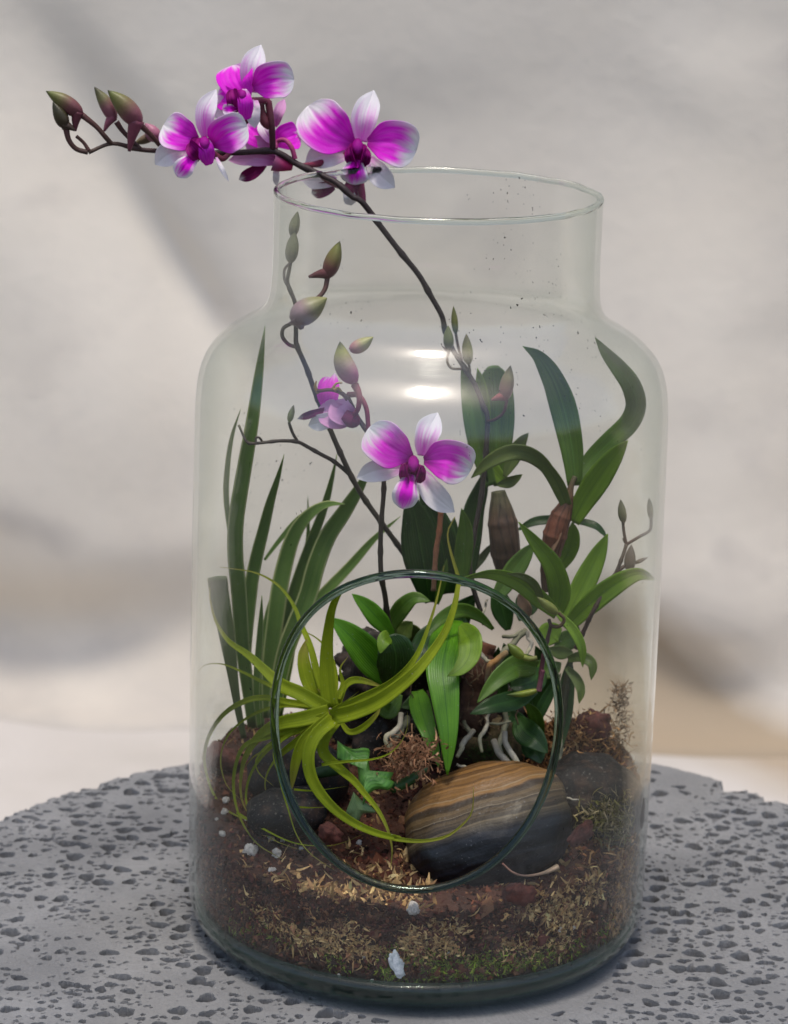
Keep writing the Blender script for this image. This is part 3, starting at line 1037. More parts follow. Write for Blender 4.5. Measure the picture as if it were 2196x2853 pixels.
# pale sphagnum: a band low in the front, a heap on the right, tufts on top
p, t = on_side(42000, .018, .075)
x, z = p[:, 0], p[:, 2]
cl = fbm(np.c_[t * 9, z * 95], 3, 61)
w = np.exp(-((z - .0405 - .005 * np.sin(t * 2)) / .0058) ** 2) * sstep(-1.0, -.6, t) * .85 + sstep(.15, .5, t) * np.exp(-((z - .046 - .006 * (t - .5)) / .012) ** 2) * .75 + sstep(.6, .95, t) * .7
k = g.random(len(p)) < np.clip(w * 1.5 * sstep(-.12, .30, cl), 0, 1) * .85
p, t = p[k], t[k]
ptop = on_top(9000, lambda x, y: np.clip(.95 * np.exp(-(((x - .083) / .030) ** 2 + ((y - .0) / .055) ** 2)) + .75 * np.exp(-(((x + .045) / .045) ** 2 + ((y + .10) / .020) ** 2))
              + .5 * np.exp(-(((x - .005) / .02) ** 2 + ((y + .075) / .025) ** 2)) + .10, 0, 1) * sstep(-.3, .3, fbm(np.c_[x * 50, y * 50], 3, 8) + .15))
P = np.vstack([p, ptop])
out = unit(P * np.array([1, 1, 0]))
D = g.normal(size=P.shape)
D[:len(p)] -= out[:len(p)] * (D[:len(p)] * out[:len(p)]).sum(1)[:, None] * .92
D[len(p):, 2] = np.abs(D[len(p):, 2]) * .8
Cc = pickc(len(P), TAN, .28)
back = (P[:, 0] > .045) & (P[:, 1] > -.06)
Cc[back] = pickc(int(back.sum()), RUST, .3)
strands('sphagnum_moss', P, D, g.uniform(.003, .009, len(P)), g.uniform(.0008, .0024, len(P)), Cc, 1.0, LITTER, 6,
        'dry tan sphagnum moss strands on the soil and behind the front glass', 'moss')
p, t = on_side(52000, .0128, .042)
cl = fbm(np.c_[t * 9, p[:, 2] * 160], 3, 71)
w = np.exp(-((p[:, 2] - .0265) / .0070) ** 2) * (np.exp(-((t - .22) / .28) ** 2) + .45 * np.exp(-((t + .12) / .2) ** 2) + .35 * np.exp(-((t - .75) / .3) ** 2) + .22 * np.exp(-((t + .75) / .3) ** 2))
k = g.random(len(p)) < np.clip(w * 1.6 * sstep(-.15, .20, cl), 0, 1)
p = p[k]
out = unit(p * np.array([1, 1, 0]))
D = g.normal(size=p.shape)
D -= out * (D * out).sum(1)[:, None] * .85
strands('green_moss', p, D, g.uniform(.002, .005, len(p)), g.uniform(.0005, .0011, len(p)), pickc(len(p), MOSS, .35), 1.1, LITTER, 7,
        'patch of green moss pressed against the glass at the bottom front', 'moss')
# tall tuft of moss reaching up the right side of the heap
tc = at(4, 950, 2130, .03)
tp = tc + np.stack([g.normal(0, .0028, 420), g.normal(0, .003, 420), g.uniform(-.022, .013, 420)], 1)
tp[:, 0] += .1 * np.clip(-(tp[:, 2] - tc[2]), 0, 1) * g.normal(size=420)
o = strands('moss_tuft', tp, g.normal(size=(420, 3)) + np.array([0, 0, .8]), g.uniform(.002, .006, 420), g.uniform(.0004, .0010, 420), pickc(420, [(.30, .19, .11), (.40, .26, .15), (.22, .14, .09)]), .9, LITTER, 9,
            'thin upright tuft of dry brown moss standing behind the dark chunk of bark', 'moss')
for nm, c, x, y, dp, sp, k, cols, lb in (('moss_tuft', 7, 1120, 1110, .012, .0115, 1500, RUST, 'rusty orange heap of dry moss behind the striped stone and the dark stone'),
                                         ('moss_tuft', 7, 1230, 1010, .020, .0085, 700, RUST + [(.2, .12, .07)], 'brown shaggy moss right under the dark chunk of bark'),
                                         ('moss_tuft', 7, 1370, 1480, -.045, .0075, 620, [(.30, .24, .13), (.38, .30, .17), (.20, .17, .06), (.15, .14, .03)], 'pale dry tuft of moss close to the glass beside the red bark flake'),
                                         ('moss_tuft', 9, 400, 1290, -.055, .0070, 420, [(.34, .17, .09), (.42, .24, .13), (.26, .12, .06)], 'reddish curled tuft of dry moss under the long green leaf')):
    q = at(c, x, y, dp)
    tp = q + g.normal(0, sp, (k, 3)) * np.array([1, .7, .75])
    strands(nm, tp, g.normal(size=(k, 3)), g.uniform(.003, .009, k), g.uniform(.0005, .0013, k), pickc(k, cols), 1.2, LITTER, 12 + k, lb, 'moss')


# pebbles, bark, perlite
def lump(name, c, ax, rot, mat, seed, amp=.08, ex=1.0, n=40, freq=1.4, col=None, parent=None):
    th = np.linspace(0, math.pi, n)
    ph = np.linspace(0, 2 * math.pi, 2 * n, endpoint=False)
    T, Pp = np.meshgrid(th, ph, indexing='ij')
    sg = lambda q: np.sign(q) * np.abs(q) ** ex
    u = np.stack([sg(np.sin(T)) * sg(np.cos(Pp)), sg(np.sin(T)) * sg(np.sin(Pp)), sg(np.cos(T))], -1).reshape(-1, 3)
    u = u * (1 + amp * fbm(u * freq + seed * 3.3, 3, seed))[:, None]
    local = u * np.array(ax)
    from mathutils import Euler
    M = np.array(Euler([R(a) for a in rot]).to_matrix())
    o = mesh(name, local, grid_faces(n, 2 * n, True), mat, col=None if col is None else np.broadcast_to(np.array(col), local.shape))
    m4 = Matrix(M.tolist()).to_4x4()
    m4.translation = Vector([float(a) for a in c])
    o.matrix_world = m4
    return o


def mat_striped(layer):
    m = Mat('banded_river_stone')
    co = m.coord('Object')
    s3 = m.n('SeparateXYZ', None, Vector=co)
    wp = m.noise(26, 3, .5, co)
    lay = m.n('VectorMath', {'operation': 'DOT_PRODUCT'}, _0=co, _1=tuple(layer)).outputs['Value']
    zz = m.math('ADD', lay, m.math('MULTIPLY', m.math('SUBTRACT', wp, .5), .010))
    f = m.span(zz, -.030, .030)
    rings = m.n('CombineXYZ', None, Z=m.math('MULTIPLY', zz, 1.0)).outputs[0]
    band = m.noise(230, 4, .65, rings)
    base = m.ramp(f, [(0, (.012, .015, .022)), (.40, (.016, .019, .025)), (.46, (.075, .056, .030)), (.56, (.125, .085, .040)), (.66, (.150, .098, .042)), (.72, (.060, .042, .028)), (.76, (.26, .135, .040)), (1, (.36, .18, .05))])
    dark = m.mix(m.span(band, .44, .60), (.24, .22, .21), (1, 1, 1))
    c = m.mix(1.0, base, dark, 'MULTIPLY')
    lines = m.n('TexNoise', None, Vector=m.n('CombineXYZ', None, Z=zz).outputs[0], Scale=520.0, Detail=2.0).outputs[0]
    c = m.mix(m.math('MULTIPLY', m.span(lines, .56, .66, 0, .55), m.span(f, .40, .48)), c, (.26, .20, .12))
    c = m.mix(m.span(m.noise(900, 2, .5, co), .68, .75, 0, .4), c, (.25, .25, .26))
    h = m.math('ADD', m.noise(380, 5, .6, co), m.math('MULTIPLY', band, .35))
    return m.done(m.n('BsdfPrincipled', None, Base_Color=c, Roughness=m.span(m.noise(80, 4, .6, co), .3, .7, .34, .60), Specular_IOR_Level=.45, Normal=m.bump(h, .35, .0009)))


def mat_slate(name, a, b):
    m = Mat(name)
    co = m.coord('Object')
    c = m.mix(m.span(m.noise(60, 5, .65, co), .3, .7), a, b)
    c = m.mix(m.span(m.noise(700, 2, .5, co), .62, .72, 0, .6), c, (.18, .16, .14))
    c = m.mix(m.span(m.noise(90, 5, .7, co), .50, .66, 0, .75), c, (.055, .030, .019))
    return m.done(m.n('BsdfPrincipled', None, Base_Color=c, Roughness=.65, Specular_IOR_Level=.3, Normal=m.bump(m.noise(300, 5, .6, co), .5, .001)))


from mathutils import Euler
BED = Euler([R(a) for a in (-30, -17, 8)]).to_matrix() @ Vector((0, 0, 1))        # the stone's bedding runs askew to its flat side
SROT = (24, -15, 6)
o = lump('striped_stone', at(7, 655, 1520, -.056), (.0425, .0330, .0245), SROT, mat_striped(Euler([R(a) for a in SROT]).to_matrix().transposed() @ BED), 3, .09, .78, 64)
tag(o, 'large rounded stone with orange and grey-brown bands, dark at its lower face', 'stone')
SLATE = mat_slate('black_slate', (.004, .0045, .006), (.013, .013, .014))
SLATE2 = mat_slate('brown_slate', (.005, .004, .0035), (.014, .011, .010))
for c, x, y, dp, ax, rot, mt, lb in ((7, 1230, 1400, -.012, (.029, .026, .026), (10, 12, -20), SLATE2, 'black brown stone half buried behind the striped stone, under the rusty moss'),
                                     (6, 690, 1625, -.050, (.021, .016, .0105), (8, -6, 0), SLATE, 'flat dark slate stone low under the curling air plant leaves'),
                                     (6, 770, 1380, -.016, (.026, .020, .019), (0, 14, 30), SLATE, 'dark stone in the shade below the heart of the air plant')):
    tag(lump('dark_stone', at(c, x, y, dp), ax, rot, mt, int(x), .14, .85, 40), lb, 'stone', 'dark stones in the soil')
BARKR = Mat('red_bark')
_co = BARKR.coord('Object')
_c = BARKR.mix(BARKR.span(BARKR.noise(240, 5, .65, _co), .3, .7), (.045, .012, .008), (.15, .040, .026))
BARKR.done(BARKR.n('BsdfPrincipled', None, Base_Color=_c, Roughness=.75, Normal=BARKR.bump(BARKR.noise(300, 5, .7, _co), .7, .002)))
for c, x, y, dp, ax, rot, lb in ((8, 1135, 318, -.106, (.0085, .0022, .0055), (0, 20, 18), 'flat red bark flake against the front glass, right of the opening'),
                                 (8, 1322, 135, -.075, (.0080, .003, .0050), (10, -25, 40), 'dull red bark flake wedged beside the striped stone'),
                                 (6, 990, 1790, -.075, (.0060, .0045, .0042), (10, 30, 10), 'small reddish bark lump on the soil inside the opening'),
                                 (7, 1275, 935, .018, (.0085, .008, .0085), (10, 15, 30), 'dark red brown chunk of bark on top of the moss heap'),
                                 (6, 250, 1260, .005, (.010, .008, .006), (0, 20, 0), 'dull bark chunk at the far side under the strap leaves')):
    tag(lump('bark_chip', at(c, x, y, dp), ax, rot, BARKR.m, int(y), .40, .8, 18, 2.2), lb, 'bark', 'bark chips on the soil')
PERL = Mat('perlite')
_co = PERL.coord('Object')
_c = PERL.mix(PERL.span(PERL.noise(900, 4, .6, _co), .35, .65), (.42, .38, .34), (.70, .65, .60))
PERL.done(PERL.n('BsdfPrincipled', None, Base_Color=_c, Roughness=.9, Normal=PERL.bump(PERL.noise(1400, 4, .6, _co), .8, .001)))
GR = [(6, 440, 1905, .0044), (6, 620, 1925, .0030), (6, 270, 1560, .0024), (6, 262, 1635, .0024), (6, 470, 1555, .0016), (6, 580, 1825, .0022), (6, 660, 1840, .0015),
      (6, 790, 1890, .0015), (6, 580, 2040, .0018), (6, 245, 1790, .0022), (6, 330, 1980, .0014), (6, 690, 1810, .0012), (6, 205, 1690, .0014), (6, 410, 1690, .0011), (6, 1190, 1850, .0018), (6, 1310, 1800, .0011),
      (8, 815, 362, .0040), (8, 392, 242, .0016), (8, 1255, 420, .0020), (8, 1297, 415, .0019), (8, 920, 490, .0012), (8, 690, 577, .0011), (8, 668, 505, .0013), (8, 470, 350, .0011), (8, 1330, 105, .0012), (8, 250, 300, .0010), (8, 590, 560, .0009)]
gl0 = None
for i, (c, x, y, s) in enumerate(GR):
    d = ray(*px(c, x, y))
    a_ = d[0] ** 2 + d[1] ** 2                                       # first meeting of the sight line with soil or with the inside of the glass
    b_ = CAM[0] * d[0] + CAM[1] * d[1]
    t0 = (-b_ - math.sqrt(max(b_ * b_ - a_ * (CAM[0] ** 2 + CAM[1] ** 2 - .1152 ** 2), 0))) / a_
    for t in np.arange(t0, t0 + .25, .0008):
        q = CAM + d * t
        if q[2] < float(soil_h(q[0], q[1])) + s * .3:
            break
    s *= .85
    o = lump('perlite_grain', q, (s, s * .85, s * .9), (i * 40, i * 75, i * 33), PERL.m, i, .50, .95, 14, 2.4)
    tag(o, ('largest pale perlite grain, lying on the soil behind the left curve of the glass' if i == 0 else 'big round perlite grain under the middle of the opening' if i == 16 else
            'small pale perlite grain in the dark soil under the air plant' if i < 16 else 'small pale perlite grain pressed in the moss and soil at the front glass'), 'perlite',
        None if i in (0, 16) else ('perlite grains under the air plant' if i < 16 else 'perlite grains at the front glass'))
SHELL = Mat('white_flake')
_co = SHELL.coord('Object')
SHELL.done(SHELL.n('BsdfPrincipled', None, Base_Color=SHELL.mix(SHELL.span(SHELL.noise(500, 3, .6, _co), .4, .65), (.80, .82, .84), (.50, .54, .58)), Roughness=.6, Normal=SHELL.bump(SHELL.noise(600, 4, .6, _co), .6, .001)))
q = at(8, 766, 527, -.1164)
tag(lump('white_flake', q, (.0030, .0012, .0062), (0, -22, 0), SHELL.m, 4, .5, .9, 18, 2.0), 'white blotched flake pressed against the glass in the green moss', 'flake')

# ------------------------------------------------------------------ dark root ball with roots
ROOTW, ROOTG, ROOTT = [(0, (.30, .27, .21)), (.5, (.46, .42, .33)), (1, (.40, .38, .22))], [(0, (.16, .16, .10)), (1, (.26, .25, .17))], [(0, (.34, .24, .12)), (.5, (.36, .18, .06)), (1, (.42, .36, .25))]
DARKB = mat_slate('dark_root_mass', (.006, .005, .003), (.020, .014, .009))
rb = lump('root_ball', at(9, 500, 880, .045), (.050, .034, .040), (0, 6, 0), DARKB, 9, .55, 1.0, 64, 2.6)
tag(rb, 'dark root ball of the orchids above the soil, with pale aerial roots', 'roots')
rb_m = rb.matrix_world.copy()


def root(c, pts, r, stops, dep=-.02, seed=0):
    o = tube(None, 'aerial_root', pick(c, pts, dep), [(0, r), (.6, r * 1.05), (1, r * .7)], stops, ROOT, n=26, n2=8, wob=.0008, seed=seed)
    o.parent = rb
    o.matrix_parent_inverse = rb_m.inverted()


root(9, [(1020, 930, .0), (985, 1060, -.012), (945, 1140, -.018), (962, 1245, -.022)], .0011, ROOTW, seed=1)
root(9, [(1140, 1090, -.02), (1165, 1210, -.024), (1225, 1320, -.03), (1285, 1440, -.036)], .0015, ROOTW, seed=2)
root(9, [(1040, 1160, -.015), (1105, 1280, -.024), (1200, 1370, -.03), (1320, 1440, -.034), (1395, 1490, -.036)], .0017, ROOTW, seed=3)
root(9, [(1130, 950, .0), (1145, 1060, -.008), (1090, 1180, -.016), (1110, 1250, -.02)], .0015, ROOTG, seed=4)
root(9, [(895, 1080, -.01), (820, 1180, -.018), (765, 1280, -.024)], .0014, ROOTW, seed=5)
root(9, [(815, 1015, -.004), (850, 1060, -.008), (890, 1105, -.012)], .0012, ROOTG, seed=6)
root(9, [(940, 470, -.02), (1035, 545, -.028)], .0010, ROOTW, seed=7)
root(9, [(1150, 480, -.02), (1030, 555, -.03), (1005, 610, -.03), (998, 700, -.026)], .0015, ROOTT, seed=8)
root(9, [(1300, 300, .0), (1200, 400, -.006), (1110, 500, -.012), (1085, 600, -.012)], .0016, ROOTG, seed=9)
root(9, [(1120, 350, .0), (1190, 335, -.004), (1275, 290, .0)], .0010, ROOTG, seed=10)
root(9, [(1305, 310, -.01), (1345, 420, -.014), (1310, 492, -.02)], .0010, ROOTW, seed=11)
root(9, [(335, 950, -.03), (310, 1060, -.036), (230, 1110, -.042), (208, 1160, -.044), (235, 1225, -.044)], .0014, ROOTW, seed=12)
root(9, [(390, 990, -.02), (300, 1110, -.036), (245, 1195, -.042)], .0017, ROOTG, seed=13)
root(9, [(1360, 180, .0), (1335, 250, .0), (1385, 325, .0)], .0006, ROOTW, seed=14)
root(9, [(1000, 60, .02), (985, 130, .02), (965, 200, .016)], .0006, ROOTW, seed=15)
root(9, [(1000, 1020, -.006), (1080, 1028, -.008), (1180, 1010, -.006)], .0007, ROOTG, seed=16)
root(9, [(760, 1345, -.03), (830, 1360, -.034), (890, 1370, -.034)], .0007, ROOTW, seed=17)
root(7, [(1075, 1345, -.04), (1120, 1360, -.046), (1185, 1368, -.05)], .0006, [(0, (.5, .46, .38)), (1, (.5, .46, .38))], seed=18)
root(7, [(1090, 1060, -.01), (1065, 1120, -.016), (1090, 1000, -.01)], .0007, ROOTG, seed=19)
for i in range(46):                                                  # fine dark rootlets hanging in the shade
    a, b = g.uniform(420, 1240), g.uniform(480, 1080)
    root(9, [(a, b, .0), (a + g.uniform(-40, 40), b + 60, -.006), (a + g.uniform(-70, 70), b + g.uniform(90, 190), -.012)], g.uniform(.00025, .0006), [(0, (.03, .02, .012)), (1, (.09, .06, .035))], seed=30 + i)
cork = lump('cork_bark', at(9, 985, 1235, .014), (.0235, .014, .022), (0, 0, 0), CHIP, 15, .38, .95, 36, 2.0, (.085, .062, .026))
tag(cork, 'brown wedge of cork bark with a mossy patch, standing behind the striped stone', 'bark')
mp = at(9, 1040, 1240, -.003) + g.normal(0, 1, (520, 3)) * np.array([.006, .002, .0045])
strands('bark_moss', mp, g.normal(size=(520, 3)) + np.array([0, -.8, .2]), g.uniform(.001, .003, 520), g.uniform(.0003, .0006, 520), pickc(520, [(.03, .07, .015), (.05, .10, .02), (.02, .045, .01)]), .9, LITTER, 77,
        'dark green moss cushion growing on the cork bark behind the striped stone', 'moss')
post = tube(None, 'mounting_post', pick(9, [(905, 1330, .012), (900, 1050, .012), (925, 800, .014), (935, 560, .016), (960, 380, .02)], 0), [(0, .013), (.5, .0105), (1, .006)], [(0, (.03, .016, .009)), (.7, (.05, .022, .012)), (1, (.15, .055, .028))], CHIP, n=40, n2=14, groove=.12, gn=5, wob=.002)
tag(post, 'dark rotten wooden post behind the long bright green leaf', 'post')

# ------------------------------------------------------------------ strap-leaf plant at the left
sp = thing('strap_leaf_plant', at(6, 440, 1100, .03), 'plant with tall narrow strap leaves edged in cream', 'plant')
L = lambda *a, **k: leaf(sp, 'leaf', *a, **k)
L(5, [(455, 1050 , .03, 6), (425, 800, .03, 6), (388, 500, .028, 6), (335, 1700, .022), (315, 1500, .018), (318, 1280, .014), (352, 1050, .01), (390, 830, .006), (428, 600, .004), (468, 300, .002), (503, 20, .0)], 104, STRAP, 'strap', fold=.35, thick=.0010, roll=8)
L(5, [(300, 1500, .03), (258, 1150, .03), (262, 950, .028), (290, 740, .026), (345, 555, .022)], 40, STRAP, 'blade', fold=.4, roll=20)
L(5, [(465, 1060, .034, 6), (440, 880, .034, 6), (402, 560, .036, 6), (408, 1720, .036), (440, 1530, .036), (490, 1330, .034), (535, 1150, .03), (585, 990, .026), (626, 845, .022)], 92, STRAP, 'blade', fold=.3, roll=-15)
L(6, [(395, 1130, .01), (350, 900, .008), (305, 610, .006), (262, 330, .006), (225, 130, .006), (210, 15, .004)], 135, STRAP_OLD, 'cut', fold=.25, label='shorter greyish strap leaf with a torn off tip')
L(5, [(560, 990, .045, 6), (575, 620, .05, 6), (590, 1760, .054), (630, 1560, .056), (690, 1370, .055), (775, 1245, .05), (890, 1170, .042), (1015, 1160, .032)], 112, STRAP, 'strap', fold=.3, roll=(0, 0, 20, 52), label='strap leaf that arches over to the side at its top')
L(5, [(500, 1520, .06), (600, 1390, .06), (720, 1250, .06), (850, 1170, .058)], 34, STRAP, 'blade', roll=20)
L(5, [(565, 985, .055, 6), (610, 660, .06, 6), (670, 380, .062, 6), (700, 1680, .064), (790, 1420, .064), (880, 1180, .06), (930, 1000, .056), (965, 845, .052)], 82, STRAP, 'blade', fold=.35, roll=-25)
L(5, [(600, 985, .04, 6), (640, 720, .042, 6), (700, 480, .044, 6), (775, 1760, .046), (830, 1560, .046), (905, 1370, .045), (1010, 1215, .04), (1105, 1065, .034), (1192, 905, .028)], 122, STRAP, 'strap', fold=.3, roll=5, wave=.03)
L(5, [(640, 980, .055, 6), (700, 640, .058, 6), (740, 400, .06, 6), (800, 1830, .062), (900, 1718, .064), (1050, 1560, .066), (1205, 1385, .064), (1372, 1240, .06)], 76, STRAP, 'blade', fold=.3, roll=15)
L(5, [(700, 1800, .07), (775, 1400, .075), (778, 1105, .074)], 26, STRAP, 'blade')
L(6, [(520, 1050, .05), (520, 700, .055), (560, 300, .06), (640, 20, .06)], 70, STRAP, 'blade', roll=30)
L(6, [(500, 1060, .02), (478, 800, .02), (500, 480, .022), (520, 150, .02)], 60, STRAP, 'blade', roll=-30)

# ------------------------------------------------------------------ air plant
ap = thing('air_plant', at(6, 985, 960, -.058), 'lime green air plant with long curling leaves, in the left half of the opening', 'air plant')


def A(pts, w, profile='whip', c=6, fold=.35, roll=0, **k):
    return leaf(ap, 'leaf', c, pts, w * .9, LIME, profile, fold=fold, roll=roll, n=44, thick=.0009, wave=.015, **k)


A([(975, 935, -.058), (800, 830, -.056), (660, 765, -.050), (570, 690, -.042), (430, 560, -.030), (290, 460, -.02), (205, 330, -.012), (165, 190, -.008), (160, 90, -.006)], 118)
A([(980, 950, -.06), (800, 995, -.062), (640, 1030, -.058), (505, 1110, -.046), (405, 1260, -.036), (372, 1420, -.034), (380, 1550, -.036), (425, 1655, -.04)], 122)
A([(970, 965, -.062), (720, 1070, -.06), (560, 1120, -.05), (400, 1180, -.038), (335, 1330, -.034), (325, 1500, -.036), (370, 1680, -.046), (480, 1850, -.06), (665, 1967, -.078)], 52)
A([(930, 910, -.05), (700, 880, -.046), (540, 850, -.038), (400, 875, -.028), (260, 960, -.018), (160, 1100, -.01), (122, 1260, -.008), (155, 1440, -.012), (230, 1585, -.02), (340, 1660, -.034), (500, 1712, -.05), (720, 1735, -.064)], 50)
A([(930, 905, -.046), (700, 820, -.042), (520, 740, -.034), (400, 680, -.024), (250, 620, -.012), (130, 625, -.006), (65, 692, -.003)], 44)
A([(990, 920, -.056), (972, 760, -.054), (965, 560, -.052), (980, 360, -.052), (1010, 215, -.054), (1080, 90, -.060), (1170, 48, -.07), (1310, 46, -.08)], 128, fold=.5)
A([(975, 900, -.052), (905, 700, -.046), (850, 490, -.038), (780, 325, -.028), (755, 250, -.024), (690, 140, -.02), (600, 52, -.016), (470, -12, -.012), (320, -38, -.008), (230, -50, -.004)], 60)
A([(955, 905, -.05), (880, 820, -.048), (825, 690, -.044), (805, 560, -.040), (830, 440, -.036)], 112, 'blade', fold=.45)
A([(1000, 985, -.064), (1150, 948, -.068), (1310, 880, -.070), (1460, 775, -.070), (1580, 670, -.068), (322, 500, -.060, 7), (402, 375, -.052, 7), (450, 245, -.044, 7), (476, 115, -.036, 7), (1268, 1830, -.030, 3), (1215, 1650, -.026, 3), (1195, 1520, -.024, 3), (1245, 1415, -.022, 3)], 128, fold=.5)
A([(1020, 950, -.060), (1200, 862, -.062), (1390, 765, -.064), (1520, 650, -.064), (1605, 520, -.060), (312, 320, -.052, 7), (347, 205, -.046, 7), (372, 100, -.04, 7), (395, -10, -.036, 7)], 84, fold=.5)
A([(985, 965, -.064), (890, 1055, -.068), (800, 1160, -.072), (748, 1310, -.074), (722, 1490, -.074)], 84, 'blade', fold=.5)
A([(1005, 1000, -.066), (890, 1110, -.074), (838, 1250, -.08), (868, 1420, -.084), (980, 1580, -.088), (1130, 1700, -.09), (1300, 1780, -.092), (1490, 1828, -.094), (100, 1590, -.096, 7), (250, 1605, -.097, 7), (400, 1580, -.097, 7), (500, 1510, -.096, 7), (558, 1430, -.095, 7), (566, 1290, -.094, 7)], 104, fold=.5)
A([(1030, 1005, -.06), (952, 1120, -.064), (945, 1230, -.066), (1050, 1335, -.068), (1150, 1420, -.07), (1225, 1510, -.074), (1315, 1620, -.08), (1382, 1750, -.086), (1415, 1890, -.09), (1405, 2030, -.092)], 96, fold=.5)
A([(990, 1010, -.05), (800, 1140, -.046), (650, 1240, -.044), (570, 1340, -.042), (540, 1440, -.042), (560, 1530, -.044), (625, 1595, -.048)], 44)
A([(1040, 860, -.05), (1075, 760, -.046), (1058, 650, -.044), (1110, 570, -.042)], 52)
A([(1050, 900, -.05), (1090, 770, -.046), (1180, 728, -.044), (1350, 775, -.044)], 56, 'blade')
A([(1060, 1010, -.05), (1120, 1085, -.054), (1210, 1060, -.056), (1305, 970, -.056), (1340, 900, -.054)], 52, 'blade')
A([(900, 1000, -.06), (620, 1180, -.062), (640, 1400, -.066), (700, 1620, -.074), (760, 1800, -.082), (860, 1930, -.09), (1020, 2040, -.096)], 28)
A([(930, 1312, -.07), (1100, 1290, -.07), (1300, 1270, -.07), (1430, 1210, -.068), (1512, 1085, -.064), (1522, 950, -.06)], 26)
A([(940, 990, -.052), (740, 1090, -.048), (560, 1210, -.040), (440, 1380, -.034), (410, 1560, -.036), (470, 1720, -.05), (600, 1830, -.066), (800, 1905, -.08)], 34)
A([(930, 930, -.044), (680, 905, -.036), (470, 960, -.026), (300, 1090, -.018), (235, 1260, -.016), (270, 1440, -.022), (380, 1560, -.034)], 34)
A([(960, 960, -.048), (820, 1060, -.044), (690, 1110, -.040), (590, 1190, -.038), (470, 1250, -.034), (400, 1330, -.032)], 60)
A([(995, 905, -.046), (1030, 760, -.038), (1010, 600, -.032), (930, 470, -.028), (820, 400, -.026), (700, 380, -.026)], 40)
A([(740, 1482, -.066), (880, 1490, -.066), (1110, 1460, -.066)], 16)
A([(760, 1603, -.07), (860, 1608, -.07), (975, 1603, -.07)], 15)
A([(345, 1640, -.05), (540, 1760, -.066), (740, 1850, -.078), (950, 1872, -.086), (1090, 1845, -.088), (1215, 1790, -.088)], 18)
A([(1010, 900, -.056), (960, 840, -.05), (900, 790, -.05)], 46, 'blade')
A([(1000, 940, -.064), (1090, 880, -.074), (1180, 812, -.082)], 26)
A([(700, 1100, -.05), (560, 1180, -.046), (480, 1280, -.044), (500, 1370, -.044), (600, 1460, -.05)], 30)
A([(960, 990, -.06), (760, 1150, -.06), (660, 1230, -.056), (600, 1300, -.05)], 56, 'blade')

# ------------------------------------------------------------------ low orchid with broad leaves, its spike and the big middle flower
so = thing('orchid_plant', at(9, 420, 800, .0), 'low orchid with broad glossy leaves in the middle of the opening', 'orchid', 'orchids planted in the jar')
B = lambda *a, **k: leaf(so, 'leaf', *a, **k)
B(6, [(1410, 755, -.004), (1290, 610, -.016), (1170, 470, -.022), (1070, 370, -.024), (985, 300, -.024)], 225, GREEN_BRIGHT, 'oval', fold=.3, roll=-12)
B(6, [(1425, 430, .0), (1340, 330, -.004), (1240, 220, -.006), (1140, 135, -.006)], 128, GREEN_BRIGHT, 'oval', fold=.2)
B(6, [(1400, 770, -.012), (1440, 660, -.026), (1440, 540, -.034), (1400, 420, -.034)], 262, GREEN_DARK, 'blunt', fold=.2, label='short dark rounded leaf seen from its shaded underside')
B(6, [(1400, 430, -.036), (1365, 450, -.041), (1345, 500, -.044), (1335, 545, -.045)], 110, GREEN_FRESH, 'top', fold=.15)
B(9, [(235, 340, .012), (280, 210, .010), (350, 110, .006), (440, 45, .004), (560, 72, .002)], 140, GREEN_DEEP, 'oval', fold=.2, roll=10)
B(9, [(735, 215, .012), (690, 400, -.014), (655, 600, -.032), (675, 820, -.044), (698, 1100, -.052), (692, 1428, -.056)], 282, GREEN_BRIGHT, 'top', fold=.16, wave=.015, label='longest leaf, bright green, hanging down in front to a pointed tip')
B(9, [(455, 770, -.004), (490, 930, -.020), (555, 1120, -.034), (608, 1290, -.040), (625, 1375, -.042)], 165, GREEN_BRIGHT, 'top', fold=.2)
B(9, [(795, 255, -.006), (870, 370, -.026), (860, 500, -.034), (790, 600, -.040), (693, 655, -.044)], 190, GREEN_FRESH, 'oval', fold=.25, roll=-10, label='yellowish green leaf curling down over the long bright one')
B(9, [(1050, 290, .004), (940, 190, .002), (800, 140, -.004), (640, 205, -.014), (512, 362, -.024)], 118, GREEN_DEEP, 'oval', fold=.2, roll=12)
B(9, [(330, 800, -.008), (250, 930, -.012), (180, 890, -.014), (60, 770, -.016)], 120, GREEN_DEEP, 'oval')
B(9, [(300, 420, .01), (350, 300, .012), (420, 230, .012)], 150, GREEN_OLIVE, 'oval')
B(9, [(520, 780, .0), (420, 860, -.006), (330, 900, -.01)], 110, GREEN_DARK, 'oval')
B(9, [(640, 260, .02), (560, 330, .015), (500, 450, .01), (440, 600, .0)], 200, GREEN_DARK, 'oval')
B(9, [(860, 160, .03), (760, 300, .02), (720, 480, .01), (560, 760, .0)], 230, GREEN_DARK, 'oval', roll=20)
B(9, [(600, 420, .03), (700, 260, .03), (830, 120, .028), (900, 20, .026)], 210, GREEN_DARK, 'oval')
B(9, [(540, 560, .02), (470, 400, .02), (420, 300, .018), (330, 260, .016)], 150, GREEN_OLIVE, 'oval', roll=15)
B(9, [(300, 700, .02), (180, 560, .02), (60, 500, .02), (-60, 520, .018)], 130, GREEN_DARK, 'blade', roll=20)
B(9, [(780, 700, .02), (840, 540, .018), (860, 400, .016), (820, 290, .012)], 150, GREEN_DEEP, 'oval', roll=-25)
SPK = [(0, (.045, .030, .020)), (.5, (.075, .055, .038)), (1, (.10, .030, .040))]
